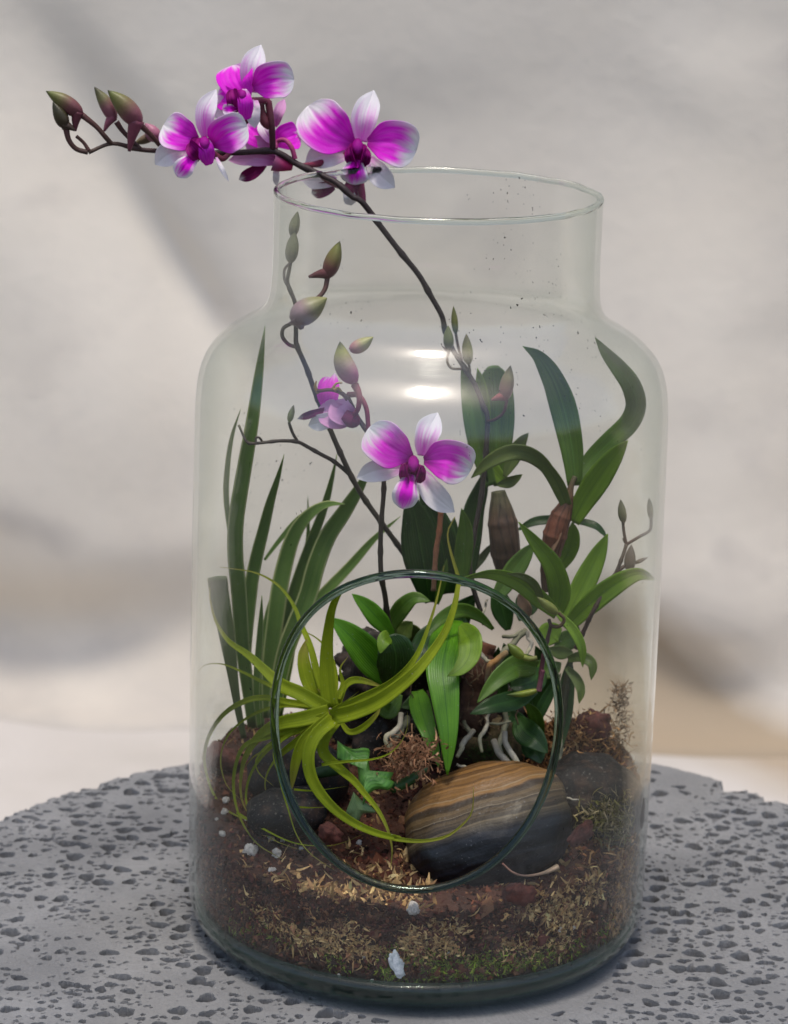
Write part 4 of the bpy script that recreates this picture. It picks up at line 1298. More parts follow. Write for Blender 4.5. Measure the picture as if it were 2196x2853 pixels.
tube(so, 'flower_spike', pick(3, [(262, 345, .008, 9), (222, 180, .004, 9), (205, 30, .0, 9), (748, 1780, -.004), (748, 1500, -.008), (768, 1210, -.012), (745, 1010, -.016), (690, 890, -.018), (600, 765, -.016), (520, 620, -.014), (430, 568, -.012), (322, 576, -.010)], 0),
     [(0, .0015), (.5, .00125), (.85, .0012), (1, .0008)], SPK, STEM, n=80, knots=9)
tube(so, 'bract', pick(3, [(330, 590), (308, 550), (316, 508)], -.010), [(0, .0010), (.5, .0009), (1, .0003)], [(0, (.24, .14, .04)), (1, (.36, .25, .08))], STEM)
tube(so, 'bract', pick(3, [(425, 560), (450, 525), (490, 520)], -.013), [(0, .0008), (1, .0004)], [(0, (.36, .22, .07)), (1, (.40, .28, .12))], STEM)
tube(so, 'bract', pick(3, [(435, 570), (460, 555), (485, 578)], -.014), [(0, .0009), (1, .0005)], [(0, (.36, .22, .07)), (1, (.40, .28, .12))], STEM)
bud(so, 3, (575, 520), (474, 243), 158, -.020, [(0, (.42, .05, .22)), (.18, (.50, .16, .30)), (.5, (.52, .38, .30)), (.8, (.36, .36, .10)), (1, TIPD)], side=-22, label='biggest bud, pale with a green tip and a pink foot')
bud(so, 3, (540, 300), (697, 212), 105, -.010, [(0, (.40, .13, .20)), (.3, (.46, .26, .22)), (.6, (.42, .40, .16)), (1, (.38, .37, .12))], side=8, label='bud pointing sideways behind the biggest bud')
MAR = [(0, (.20, .025, .055)), (1, (.30, .045, .09))]
tube(so, 'pedicel', pick(3, [(572, 530, -.020), (602, 600, -.022), (596, 690, -.022), (560, 745, -.018)], 0), [(0, .0021), (.4, .0014), (1, .0012)], MAR, STEM)
tube(so, 'pedicel', pick(3, [(530, 600, -.012), (600, 605, -.016), (650, 690, -.018), (665, 830, -.018)], 0), [(0, .0016), (.4, .0013), (1, .0012)], MAR, STEM)
fb = petal(so, 'flower', 3, (560, 760), (330, 690), 185, -.014, -.006, 'back', 'sepal', side=-12)
fb['label'] = 'pink flower seen from behind under the biggest bud'
petal(fb, 'petal', 3, (400, 720), (440, 455), 95, -.006, -.002, 'full', 'sepal')
petal(fb, 'petal', 3, (360, 690), (400, 480), 120, -.003, .002, 'full', 'broad')
petal(fb, 'sepal', 3, (400, 690), (188, 762), 50, -.008, -.002, 'maroon', 'sepal')
petal(fb, 'sepal', 3, (480, 730), (262, 806), 112, -.012, -.004, 'white', 'sepal', side=-8)
petal(fb, 'sepal', 3, (575, 770), (420, 650), 170, -.016, -.010, 'back', 'sepal', side=-10)
tube(fb, 'ovary', pick(3, [(590, 735), (560, 768), (500, 730)], -.017), [(0, .0012), (.4, .0042), (1, .0030)], [(0, (.25, .02, .07)), (1, (.36, .06, .17))], PETAL)


def flower(parent, label):
    """an empty-hearted flower starts as its ovary; petals and sepals hang on it as sub-parts"""
    f = parent
    return f


# the big middle flower: an ovary behind the heart carries every petal
fl1 = tube(so, 'flower', pick(3, [(745, 1000, -.016), (850, 1060, -.020), (950, 1085, -.030)], 0), [(0, .0011), (.6, .0014), (1, .0022)], MAR, STEM)
fl1['label'] = 'open white and magenta flower in the middle of the jar'
petal(fl1, 'sepal', 3, (880, 1095), (585, 1158), 150, -.030, -.036, 'white', 'sepal', side=22)
petal(fl1, 'sepal', 3, (1020, 1125), (1240, 1385), 165, -.030, -.036, 'white', 'sepal', side=28)
petal(fl1, 'sepal', 3, (1030, 1010), (1128, 720), 168, -.030, -.022, 'dorsal', 'sepal', side=-20)
petal(fl1, 'petal', 3, (955, 1020), (668, 820), 285, -.034, -.034, 'broad', 'broad', side=-26, bulge=-.006, roll=5)
petal(fl1, 'petal', 3, (1035, 1040), (1352, 1100), 290, -.034, -.036, 'broad', 'broad', side=-34, bulge=-.006, roll=-5)
petal(fl1, 'lip', 3, (945, 1130), (888, 1362), 180, -.038, -.046, 'lip', 'lip', bulge=-.005, cup=-.12)
petal(fl1, 'lip_lobe', 3, (930, 1185), (905, 1060), 80, -.036, -.043, 'deep', 'hood', cup=.8, roll=45)
petal(fl1, 'lip_lobe', 3, (985, 1190), (1020, 1070), 80, -.036, -.043, 'deep', 'hood', cup=.8, roll=-45)
petal(fl1, 'throat', 3, (945, 1170), (965, 1060), 120, -.034, -.034, 'deep', 'hood', cup=.5)
throat(fl1, 3, (965, 1020), (968, 1115), 74, -.036, -.043)
tube(so, 'dry_stem', pick(3, [(1150, 1375), (1138, 1520), (1118, 1640), (1100, 1910)], .0), [(0, .0014), (.6, .0013), (1, .0012)], [(0, (.30, .10, .04)), (.6, (.28, .12, .06)), (1, (.16, .09, .05))], STEM, knots=4)

# ------------------------------------------------------------------ tall orchid whose dark spike arches out of the mouth
to = thing('orchid_plant', at(9, 950, 360, .02), 'tall orchid whose long dark flower spike arches out of the jar mouth', 'orchid', 'orchids planted in the jar')
T_ = lambda *a, **k: leaf(to, 'leaf', *a, **k)
T_(4, [(285, 900, .050), (268, 740, .052), (266, 560, .053), (262, 400, .052), (246, 236, .050)], 196, GREEN_DEEP, 'blunt', fold=.3)
T_(4, [(235, 900, .042), (185, 740, .044), (145, 560, .044), (110, 380, .047), (72, 235, .047)], 120, GREEN_DEEP, 'blade', fold=.3)
T_(4, [(300, 880, .048), (170, 700, .05), (180, 480, .05), (175, 330, .048), (160, 250, .046)], 120, GREEN_FRESH, 'blade')
T_(4, [(310, 850, .04), (362, 735, .042), (402, 660, .042), (442, 608, .04)], 84, GREEN_OLIVE, 'oval', fold=.3)
T_(4, [(270, 895, .022), (330, 884, .018), (372, 862, .014), (408, 838, .012)], 60, GREEN_OLIVE, 'oval', fold=.4, label='short blunt olive bract leaf with a pinkish edge')
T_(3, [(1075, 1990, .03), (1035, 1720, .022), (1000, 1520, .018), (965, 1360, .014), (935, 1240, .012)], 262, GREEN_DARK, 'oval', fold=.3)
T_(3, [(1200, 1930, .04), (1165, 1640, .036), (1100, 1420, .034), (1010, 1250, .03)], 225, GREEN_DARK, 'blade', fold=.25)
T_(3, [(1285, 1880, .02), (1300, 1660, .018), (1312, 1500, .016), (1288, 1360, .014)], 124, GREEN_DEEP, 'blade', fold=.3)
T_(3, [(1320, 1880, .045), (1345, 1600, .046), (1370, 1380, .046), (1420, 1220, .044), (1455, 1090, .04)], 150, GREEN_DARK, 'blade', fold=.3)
T_(3, [(1340, 1800, .06), (1425, 1690, .062), (1500, 1590, .06)], 54, STRAP_OLD, 'blade')
T_(3, [(1210, 1900, .05), (1200, 1700, .05), (1230, 1500, .05), (1240, 1420, .05)], 130, GREEN_DARK, 'blade')
T_(3, [(1120, 2000, .01), (1160, 1850, .006), (1190, 1700, .004)], 60, GREEN_DEEP, 'blade')
BW = [(0, (.050, .030, .014)), (.3, (.095, .048, .024)), (.7, (.10, .055, .030)), (1, (.085, .085, .030))]
pb = tube(to, 'pseudobulb', pick(4, [(312, 1430, .03), (316, 1300, .028), (308, 1180, .026), (292, 1050, .028), (275, 930, .03)], 0), [(0, .0024), (.25, .0068), (.5, .0078), (.75, .0068), (1, .0034)], BW, BULB, n=60, n2=72, groove=.02, gn=18, knots=3, kn=.07, lines=.7)
SPA = [(0, (.030, .022, .016)), (.4, (.030, .020, .017)), (.75, (.030, .013, .014)), (.9, (.055, .022, .022)), (1, (.085, .050, .035))]
stem_pts = [(985, 250, .02, 9), (1345, 1800, .024, 3), (1370, 1550, .03, 3), (1412, 1330, .034, 3), (1432, 1180, .036, 3), (1450, 1000, .038, 3), (1462, 760, .042, 3), (1020, 850, .044, 2), (988, 770, .046, 2), (945, 700, .048, 2), (910, 645, .05, 2), (888, 585, .05, 2),
            (878, 540, .05, 2), (838, 468, .05, 2), (800, 402, .05, 2), (740, 328, .049, 2), (680, 250, .048, 2), (612, 160, .046, 2), (1290, 655, .046, 1), (1225, 598, .048, 1), (1155, 563, .052, 1), (1065, 522, .054, 1), (1010, 487, .054, 1), (955, 468, .054, 1), (820, 475, .052, 1),
            (650, 478, .048, 1), (530, 470, .044, 1), (420, 462, .040, 1), (312, 438, .036, 1), (215, 474, .032, 1)]
tube(to, 'flower_spike', pick(2, stem_pts, 0), [(0, .0013), (.3, .0013), (.55, .0015), (.75, .0016), (.9, .0013), (1, .0009)], SPA, STEM, n=150, knots=17, n2=12)
G3 = [(0, (.12, .12, .035)), (.5, (.19, .20, .05)), (1, (.11, .12, .03))]
bud(to, 2, (903, 655), (899, 572), 40, .046, G3)
bud(to, 2, (925, 600), (917, 507), 26, .05, G3)
bud(to, 2, (968, 702), (960, 600), 42, .046, [(0, (.30, .27, .12)), (.5, (.26, .26, .07)), (1, (.13, .10, .04))])
bud(to, 2, (1088, 822), (1108, 706), 54, .022, [(0, (.30, .08, .07)), (.35, (.27, .15, .10)), (.7, (.26, .23, .11)), (1, TIPD)], spur=(1044, 822), label='pinkish bud hooked at its foot, in front of the tall broad leaf')
PD = [(0, (.10, .065, .025)), (1, (.06, .04, .022))]
tube(to, 'pedicel', pick(2, [(925, 600, .05), (932, 640, .049), (945, 690, .047)], 0), .00075, PD, STEM)
tube(to, 'pedicel', pick(2, [(903, 655, .046), (896, 690, .044), (910, 715, .044), (945, 718, .047)], 0), .0007, PD, STEM)
tube(to, 'pedicel', pick(2, [(968, 700, .046), (972, 725, .046), (968, 745, .047)], 0), .0007, PD, STEM)
tube(to, 'pedicel', pick(2, [(1096, 822, .022), (1085, 862, .024), (1060, 885, .032), (1030, 895, .042)], 0), .0008, [(0, (.17, .05, .03)), (1, (.08, .035, .02))], STEM)
tube(to, 'bract', pick(2, [(905, 662), (890, 652), (878, 640)], .045), [(0, .0010), (1, .0002)], PD, STEM)
# buds at the far end of the spike
BT = [(0, (.17, .045, .060)), (.35, (.20, .075, .075)), (.62, (.19, .17, .06)), (.88, (.17, .19, .05)), (1, TIPD)]
bud(to, 1, (188, 322), (41, 224), 78, .032, BT, spur=(160, 388), side=6, label='outermost reddish bud with a green pointed tip')
bud(to, 1, (122, 374), (69, 268), 66, .030, [(0, (.075, .045, .030)), (.5, (.060, .050, .022)), (1, TIPD)], spur=(158, 384), side=4, label='dark olive bud under the outermost bud')
bud(to, 1, (322, 345), (238, 207), 66, .040, [(0, (.33, .10, .15)), (.4, (.30, .12, .14)), (.65, (.20, .19, .08)), (1, TIPD)], spur=(278, 388), side=6, label='pink bud standing behind the largest bud of the spike end')
bud(to, 1, (425, 362), (293, 221), 96, .034, [(0, (.22, .055, .085)), (.3, (.24, .085, .10)), (.6, (.19, .16, .06)), (.9, (.15, .17, .04)), (1, TIPD)], spur=(380, 470), side=8, label='largest bud of the spike end, with a long spur')
bud(to, 1, (500, 425), (445, 355), 70, .050, [(0, (.40, .12, .20)), (1, (.48, .20, .28))], label='round pink bud close to the first open flower')
bud(to, 1, (490, 400), (398, 440), 44, .052, [(0, (.20, .10, .09)), (1, (.17, .15, .06))])
PB = [(0, (.11, .040, .035)), (1, (.060, .030, .022))]
for pts, r in (([(188, 322, .032), (245, 368, .033), (282, 410, .034), (308, 440, .036)], .0013), ([(122, 374, .030), (135, 425, .030), (165, 460, .031), (212, 474, .032)], .0013), ([(215, 466, .032), (195, 435, .032), (165, 408, .031)], .0009),
               ([(328, 350, .040), (352, 385, .040), (390, 425, .040), (425, 460, .040)], .0012), ([(425, 362, .034), (470, 405, .038), (505, 445, .042), (532, 468, .044)], .0013), ([(490, 420, .05), (510, 450, .047), (532, 468, .044)], .0010)):
    tube(to, 'pedicel', pick(1, pts, 0), [(0, r * 1.25), (.4, r), (1, r)], PB, STEM)


def ovary(pts, c, r0, r1, label, cols=MAR):
    o = tube(to, 'flower', pick(c, pts, 0), [(0, r0), (.5, (r0 + r1) / 2), (1, r1)], cols, STEM)
    o['label'] = label
    return o


# flower beside the rim
f = ovary([(1085, 528, .056), (1150, 520, .070), (1230, 490, .078), (1300, 470, .079)], 1, .0012, .0024, 'open flower standing just behind the back of the glass rim')
D0 = .078
petal(f, 'sepal', 1, (1270, 475), (1097, 520), 108, D0, D0 - .004, 'white', 'sepal', side=16)
petal(f, 'sepal', 1, (1355, 500), (1462, 618), 92, D0, D0 - .004, 'white', 'sepal', side=10)
petal(f, 'sepal', 1, (1325, 430), (1377, 222), 108, D0, D0 + .006, 'dorsal', 'sepal', side=-10)
petal(f, 'petal', 1, (1293, 440), (1108, 285), 205, D0 - .004, D0 - .002, 'broad', 'broad', side=-20, bulge=-.006)
petal(f, 'petal', 1, (1350, 432), (1550, 468), 185, D0 - .004, D0 - .005, 'broad', 'broad', side=-16, bulge=-.006)
petal(f, 'lip', 1, (1305, 500), (1292, 606), 118, D0 - .006, D0 - .010, 'lip', 'lip', cup=-.12)
petal(f, 'lip_lobe', 1, (1300, 528), (1278, 450), 52, D0 - .005, D0 - .010, 'deep', 'hood', cup=.8, roll=45)
petal(f, 'lip_lobe', 1, (1322, 530), (1345, 455), 52, D0 - .005, D0 - .010, 'deep', 'hood', cup=.8, roll=-45)
petal(f, 'throat', 1, (1308, 520), (1312, 440), 80, D0 - .004, D0 - .004, 'deep', 'hood', cup=.5)
throat(f, 1, (1310, 425), (1312, 482), 44, D0 - .006, D0 - .010)
tube(f, 'spur', pick(1, [(1310, 590), (1328, 640), (1335, 690)], D0 + .003), [(0, .0035), (.5, .0020), (1, .0014)], [(0, (.48, .06, .22)), (1, (.42, .06, .20))], PETAL)
# flower behind it, half hidden, hanging below
f = ovary([(1150, 560, .060), (1190, 590, .068), (1240, 610, .074)], 1, .0011, .0020, 'small drooping flower below the rim flower, seen from behind')
petal(f, 'sepal', 1, (1225, 590), (1085, 590), 66, .080, .084, 'white', 'sepal')
petal(f, 'sepal', 1, (1215, 612), (1122, 640), 62, .080, .084, 'maroon', 'sepal')
petal(f, 'petal', 1, (1200, 500), (1118, 470), 90, .086, .088, 'full', 'sepal')
petal(f, 'sepal', 1, (1270, 620), (1285, 690), 52, .080, .082, 'white', 'sepal')
petal(f, 'lip', 1, (1260, 600), (1330, 640), 56, .080, .082, 'maroon', 'lip')
# front flower of the left group
f = ovary([(790, 478, .050), (760, 500, .046), (720, 480, .044), (690, 460, .038)], 1, .0012, .0024, 'front flower of the cluster of three, facing the camera')
D0 = .036
petal(f, 'sepal', 10, (400, 930), (8, 1085), 280, D0, D0 - .004, 'white', 'sepal', side=52)
petal(f, 'sepal', 10, (725, 1000), (872, 1282), 80, D0, D0 - .002, 'white', 'sepal', side=10, roll=45)
petal(f, 'sepal', 10, (600, 760), (725, 205), 235, D0, D0 + .004, 'dorsal', 'sepal', side=-70)
petal(f, 'petal', 10, (510, 790), (110, 620), 425, D0 - .004, D0 - .002, 'broad', 'broad', side=-20, bulge=-.006)
petal(f, 'petal', 10, (670, 860), (1090, 640), 445, D0 - .004, D0 - .006, 'broad', 'broad', side=-30, bulge=-.007, roll=-8)
petal(f, 'lip', 10, (500, 970), (268, 1228), 235, D0 - .006, D0 - .011, 'lip', 'lip', cup=-.10, side=14)
petal(f, 'lip_lobe', 10, (560, 1010), (410, 830), 190, D0 - .006, D0 - .009, 'deep', 'hood', cup=.6, roll=25)
petal(f, 'lip_lobe', 10, (650, 1090), (590, 770), 200, D0 - .007, D0 - .011, 'full', 'hood', cup=-.3, roll=-15)
petal(f, 'throat', 10, (520, 1000), (530, 770), 220, D0 - .003, D0 - .004, 'deep', 'hood', cup=.5)
throat(f, 10, (585, 780), (600, 900), 120, D0 - .008, D0 - .013)
# upper flower
f = ovary([(1388, 900, .054, 10), (1375, 640, .050, 10), (1345, 420, .050, 10), (1320, 345, .050, 10), (1180, 340, .048, 10), (1060, 350, .046, 10)], 1, .0016, .0020, 'topmost flower of the spike', [(0, (.060, .016, .022)), (.5, (.13, .030, .045)), (1, (.26, .03, .10))])
D0 = .046
petal(f, 'sepal', 10, (900, 350), (640, 500), 235, D0, D0 + .002, 'white', 'sepal', side=20)
petal(f, 'sepal', 10, (1180, 330), (1180, 660), 165, D0, D0 - .004, 'white', 'sepal', side=20)
petal(f, 'sepal', 1, (878, 230), (917, 36), 98, D0, D0 + .004, 'dorsal', 'sepal', side=-16)
petal(f, 'petal', 1, (868, 250), (800, 120), 150, D0 - .002, D0 + .004, 'full', 'broad', side=-12)
petal(f, 'petal', 1, (850, 250), (738, 245), 96, D0 - .003, D0 + .000, 'full', 'broad', side=-8)
petal(f, 'petal', 1, (885, 210), (1052, 178), 152, D0 - .004, D0 - .008, 'broad', 'broad', side=-14, bulge=-.006)
petal(f, 'lip', 10, (960, 430), (800, 440), 120, D0 - .006, D0 - .008, 'lip', 'lip')
petal(f, 'lip_lobe', 10, (960, 440), (920, 205), 165, D0 - .006, D0 - .008, 'deep', 'hood', cup=.7, roll=20)
petal(f, 'lip_lobe', 10, (1090, 560), (1060, 200), 190, D0 - .008, D0 - .011, 'full', 'hood', cup=-.4, roll=-15)
petal(f, 'throat', 10, (990, 470), (985, 210), 190, D0 - .003, D0 - .004, 'deep', 'hood', cup=.5)
throat(f, 10, (1040, 215), (1030, 330), 100, D0 - .008, D0 - .012)
tube(f, 'spur', pick(10, [(1010, 480), (1070, 550), (1110, 590)], D0 - .003), [(0, .0035), (.6, .0030), (1, .0014)], [(0, (.40, .10, .20)), (1, (.14, .02, .05))], PETAL)
# rear flower under the stem
f = ovary([(1420, 900, .056, 10), (1440, 815, .058, 10), (1530, 800, .056, 10), (1605, 880, .054, 10), (1650, 1020, .054, 10)], 1, .0012, .0013, 'rear flower of the cluster, turned away under the dark stem', [(0, (.42, .05, .20)), (1, (.40, .045, .16))])
petal(f, 'petal', 10, (1430, 860), (1690, 720), 330, .064, .068, 'full', 'broad', side=-20)
petal(f, 'petal', 10, (1350, 860), (1080, 620), 300, .066, .070, 'full', 'broad')
petal(f, 'petal', 10, (1400, 830), (1240, 560), 150, .062, .066, 'dorsal', 'sepal', side=-20)
petal(f, 'sepal', 10, (1430, 930), (1060, 830), 250, .064, .068, 'back', 'sepal')
petal(f, 'sepal', 10, (1470, 1050), (868, 1035), 190, .058, .060, 'back', 'sepal', side=34)
petal(f, 'sepal', 10, (1300, 1085), (990, 1262), 150, .064, .068, 'maroon', 'sepal', side=-10)
petal(f, 'sepal', 10, (1430, 1100), (1425, 1330), 78, .062, .064, 'white', 'sepal')
petal(f, 'sepal', 10, (1410, 640), (1525, 318), 130, .064, .068, 'back', 'sepal', side=-12)
tube(f, 'spur', pick(10, [(1400, 1050), (1500, 1085), (1620, 1120)], .056), [(0, .0050), (.5, .0036), (1, .0016)], [(0, (.42, .14, .28)), (.6, (.50, .04, .16)), (1, (.46, .04, .12))], PETAL)
tube(f, 'lip', pick(10, [(1240, 360, .049), (1265, 480, .05), (1300, 590, .05), (1345, 655, .051)], 0), [(0, .0020), (.3, .0018), (.7, .0026), (1, .0014)], [(0, (.12, .03, .045)), (1, (.20, .04, .06))], STEM)

# ------------------------------------------------------------------ slender orchid spike leaning to the left
sl = thing('orchid_plant', at(3, 940, 1720, .03), 'slender leaning orchid spike with green and pink buds but no open flower', 'orchid', 'orchids planted in the jar')
SB = [(0, (.055, .045, .032)), (.6, (.075, .058, .045)), (.9, (.11, .09, .07)), (1, (.14, .14, .08))]
tube(sl, 'flower_spike', pick(3, [(945, 1730, .034), (850, 1590, .028), (740, 1440, .022), (640, 1300, .018), (560, 1165, .014), (450, 930, .010), (380, 760, .008), (310, 590, .004), (250, 420, .0), (185, 270, -.004), (180, 200, -.005), (180, 130, -.006), (395, 540, -.008, 2), (385, 490, -.010, 2), (362, 430, -.010, 2), (368, 385, -.010, 2), (373, 350, -.010, 2)], 0),
     [(0, .0014), (.4, .0014), (.7, .0013), (1, .0009)], SB, STEM, n=90, knots=12)
tube(sl, 'side_branch', pick(3, [(548, 1140, .014), (440, 1050, .012), (350, 1000, .010), (260, 950, .008), (190, 915, .006), (90, 908, .004), (0, 915, .002), (440, 772, .0, 5), (385, 760, -.002, 5), (335, 655, -.004, 5)], 0), [(0, .0011), (.6, .0009), (1, .0006)], SB, STEM, n=50, knots=6)
tube(sl, 'side_branch', pick(5, [(490, 765, .002), (465, 735, .0), (445, 738, .0), (446, 760, .0)], 0), .0006, SB, STEM)
bud(sl, 3, (135, 782), (165, 668), 50, .006, [(0, (.22, .21, .07)), (.5, (.25, .25, .08)), (1, (.17, .15, .07))])
tube(sl, 'pedicel', pick(3, [(190, 912), (155, 850), (132, 782)], .006), .0008, SB, STEM)
BG = [(0, (.19, .19, .13)), (.5, (.20, .21, .10)), (1, (.11, .12, .06))]
bud(sl, 2, (372, 362), (386, 255), 50, -.012, BG)
bud(sl, 2, (378, 275), (396, 190), 40, -.010, BG)
bud(sl, 2, (495, 412), (537, 290), 62, -.004, [(0, (.14, .035, .040)), (.3, (.17, .055, .050)), (.55, (.20, .16, .05)), (.85, (.20, .21, .05)), (1, TIPD)], spur=(432, 410), label='maroon and green bud with a broad foot, high on the thin spike')
tube(sl, 'pedicel', pick(2, [(495, 415, -.004), (487, 450, -.006), (465, 478, -.008), (420, 500, -.009), (395, 530, -.008)], 0), [(0, .0013), (1, .0009)], [(0, (.11, .035, .03)), (1, (.09, .06, .045))], STEM)
bud(sl, 2, (375, 555), (494, 480), 96, -.014, [(0, (.33, .22, .25)), (.4, (.36, .24, .26)), (.65, (.34, .32, .18)), (1, (.30, .30, .10))], spur=(410, 585), label='large pale bud in front of the bend of the thin spike')
tube(sl, 'pedicel', pick(2, [(375, 565, -.012), (348, 582, -.010), (345, 610, -.008), (365, 635, -.006), (393, 645, -.004)], 0), .0010, SB, STEM)
tube(sl, 'pedicel', pick(2, [(372, 362, -.012), (352, 385, -.012), (352, 420, -.011), (362, 440, -.010)], 0), .0007, SB, STEM)

# ------------------------------------------------------------------ cane orchid with a red brown cane
co_ = thing('orchid_plant', at(4, 540, 1520, .02), 'orchid with a red brown cane and long dark leaves fanning from its top', 'orchid', 'orchids planted in the jar')
Cn = lambda *a, **k: leaf(co_, 'leaf', *a, **k)
Cn(4, [(700, 900, .02), (692, 760, .022), (668, 600, .024), (630, 440, .024), (575, 300, .022), (500, 185, .018), (413, 130, .014)], 150, GREEN_DEEP, 'blade', fold=.28, roll=8)
Cn(4, [(705, 880, .024), (790, 760, .03), (900, 650, .03), (1005, 550, .028), (1040, 450, .024), (1010, 345, .02), (945, 255, .016), (870, 165, .012), (812, 80, .010)], 118, GREEN_DEEP, 'strap', fold=.25, roll=(10, 5, 15, -10, -5), label='leaf bent like a swan neck close to the glass')
Cn(4, [(688, 1100, .018), (755, 975, .016), (840, 845, .012), (925, 730, .008), (992, 650, .004)], 142, GREEN_FRESH, 'blade', fold=.25)
Cn(4, [(655, 1010, .014), (600, 880, .012), (530, 780, .012), (440, 722, .012), (340, 715, .012), (230, 765, .012), (125, 858, .012)], 98, GREEN_OLIVE, 'strap', fold=.25, roll=(10, 45, 10, 0))
Cn(4, [(600, 1370, .026), (660, 1270, .026), (688, 1180, .024), (685, 1100, .022)], 100, GREEN_FRESH, 'blade', fold=.25)
Cn(4, [(655, 1080, .036), (570, 1086, .036), (470, 1100, .036), (375, 1150, .036)], 52, GREEN_DARK, 'blade')
Cn(4, [(690, 1095, .03), (760, 1105, .028), (825, 1130, .026), (880, 1190, .024)], 44, GREEN_DARK, 'blade', roll=20)
RB = [(0, (.11, .065, .030)), (.25, (.15, .060, .028)), (.6, (.19, .058, .026)), (.8, (.17, .075, .035)), (1, (.10, .09, .035))]
tube(co_, 'cane', pick(4, [(548, 1480, .02), (545, 1400, .02), (560, 1300, .018), (585, 1190, .016), (615, 1090, .016), (652, 1000, .017), (680, 900, .018), (700, 850, .02)], 0),
     [(0, .0030), (.15, .0035), (.32, .0050), (.5, .0060), (.66, .0052), (.78, .0034), (.9, .0016), (1, .0012)], RB, BULB, n=80, n2=72, groove=.02, gn=18, knots=6, kn=.09, lines=.65)
leaf(co_, 'dry_sheath', 4, [(545, 1310, .012), (580, 1240, .010), (625, 1160, .010)], 40, mat_leaf('dry_sheath', (.22, .11, .06), (.32, .19, .11), rough=.7), 'blade', roll=40)
leaf(co_, 'dry_sheath', 9, [(1330, 190, .012), (1295, 110, .010), (1245, 15, .012)], 100, bpy.data.materials['dry_sheath'], 'oval', fold=.5, roll=10)

# ------------------------------------------------------------------ leafy orchid, light green, lower right
lo = thing('orchid_plant', at(4, 610, 1700, .0), 'orchid with light green pointed leaves and greyish buds near the right glass', 'orchid', 'orchids planted in the jar')
D_ = lambda *a, **k: leaf(lo, 'leaf', *a, **k)
D_(4, [(640, 1660, .0), (720, 1500, .006), (800, 1340, .010), (882, 1165, .012)], 128, GREEN_FRESH, 'blade', fold=.3)
D_(4, [(645, 1690, -.004), (760, 1575, -.006), (910, 1455, -.008), (1045, 1390, -.008), (1148, 1420, -.006)], 122, GREEN_FRESH, 'blade', fold=.3, roll=-10)
D_(4, [(600, 1605, -.01), (618, 1470, -.014), (580, 1340, -.018), (500, 1235, -.02), (388, 1102, -.022)], 128, GREEN_FRESH, 'top', fold=.35, roll=15)
D_(4, [(600, 1612, -.018), (500, 1520, -.024), (380, 1425, -.028), (230, 1385, -.030), (75, 1412, -.030)], 112, GREEN_FRESH, 'blade', fold=.3, roll=(0, 20, 45, 60))
D_(4, [(520, 1545, -.026), (480, 1450, -.03), (410, 1400, -.032), (325, 1388, -.032)], 52, GREEN_OLIVE, 'blade', roll=30)
D_(4, [(600, 1600, -.022), (690, 1700, -.026), (738, 1800, -.028), (742, 1905, -.028)], 58, GREEN_FRESH, 'blade', fold=.35)
D_(4, [(265, 1520, .006), (370, 1360, .008), (475, 1215, .008)], 116, GREEN_DEEP, 'blade', fold=.3)
D_(4, [(620, 1680, .012), (560, 1720, .012), (520, 1790, .01)], 130, GREEN_FRESH, 'oval')
D_(4, [(590, 1800, .01), (680, 1740, .01), (720, 1680, .01)], 110, GREEN_DEEP, 'oval')
D_(4, [(330, 1700, .02), (300, 1590, .02), (280, 1500, .02), (300, 1440, .02)], 120, GREEN_DARK, 'oval')
D_(4, [(470, 1450, .016), (440, 1540, .016), (390, 1650, .012)], 130, GREEN_DARK, 'oval')
bud(lo, 4, (605, 1608), (488, 1515), 62, -.034, [(0, (.20, .21, .05)), (.5, (.22, .25, .05)), (1, (.14, .15, .04))], label='lime green bud beside a curled brown tendril')
SD = [(0, (.070, .032, .026)), (1, (.11, .085, .06))]
tube(lo, 'tendril', pick(4, [(610, 1605, -.034), (640, 1640, -.034), (615, 1678, -.034), (570, 1675, -.032), (555, 1640, -.03)], 0), .0009, [(0, (.10, .065, .02)), (1, (.06, .03, .02))], STEM)
tube(lo, 'stem', pick(4, [(568, 1670, -.03), (545, 1760, -.028), (525, 1850, -.026), (512, 1940, -.026), (500, 2035, -.028)], 0), [(0, .0009), (.7, .0012), (1, .0010)], [(0, (.07, .04, .035)), (1, (.14, .035, .05))], STEM, knots=4)
tube(lo, 'flower_spike', pick(4, [(705, 1800, -.004), (760, 1680, -.006), (800, 1595, -.008), (860, 1490, -.006), (922, 1390, -.004), (960, 1300, -.002), (985, 1225, .0)], 0), [(0, .0012), (1, .0009)], SD, STEM, n=50, knots=7)
tube(lo, 'pedicel', pick(4, [(985, 1225, .0), (972, 1165, .0), (965, 1100, .0)], 0), .0008, SD, STEM)
tube(lo, 'pedicel', pick(4, [(985, 1225, .0), (1060, 1180, .0), (1115, 1145, .0), (1122, 1080, .0)], 0), .0008, SD, STEM)
tube(lo, 'pedicel', pick(4, [(930, 1380, -.004), (975, 1345, -.002), (1010, 1340, .0)], 0), .0010, SD, STEM)
BL = [(0, (.20, .18, .10)), (.5, (.21, .21, .11)), (1, (.12, .11, .07))]
bud(lo, 4, (970, 1105), (952, 975), 54, .0, BL)
bud(lo, 4, (1122, 1085), (1110, 965), 40, .0, BL)
bud(lo, 4, (1002, 1375), (1012, 1225), 72, -.002, [(0, (.13, .10, .07)), (1, (.15, .12, .09))])
bud(lo, 4, (1030, 1330), (1104, 1296), 26, .0, [(0, (.12, .09, .06)), (1, (.12, .09, .06))])
tube(lo, 'bract', pick(4, [(985, 1225), (970, 1205), (964, 1190)], .0), [(0, .0007), (1, .0003)], SD, STEM)

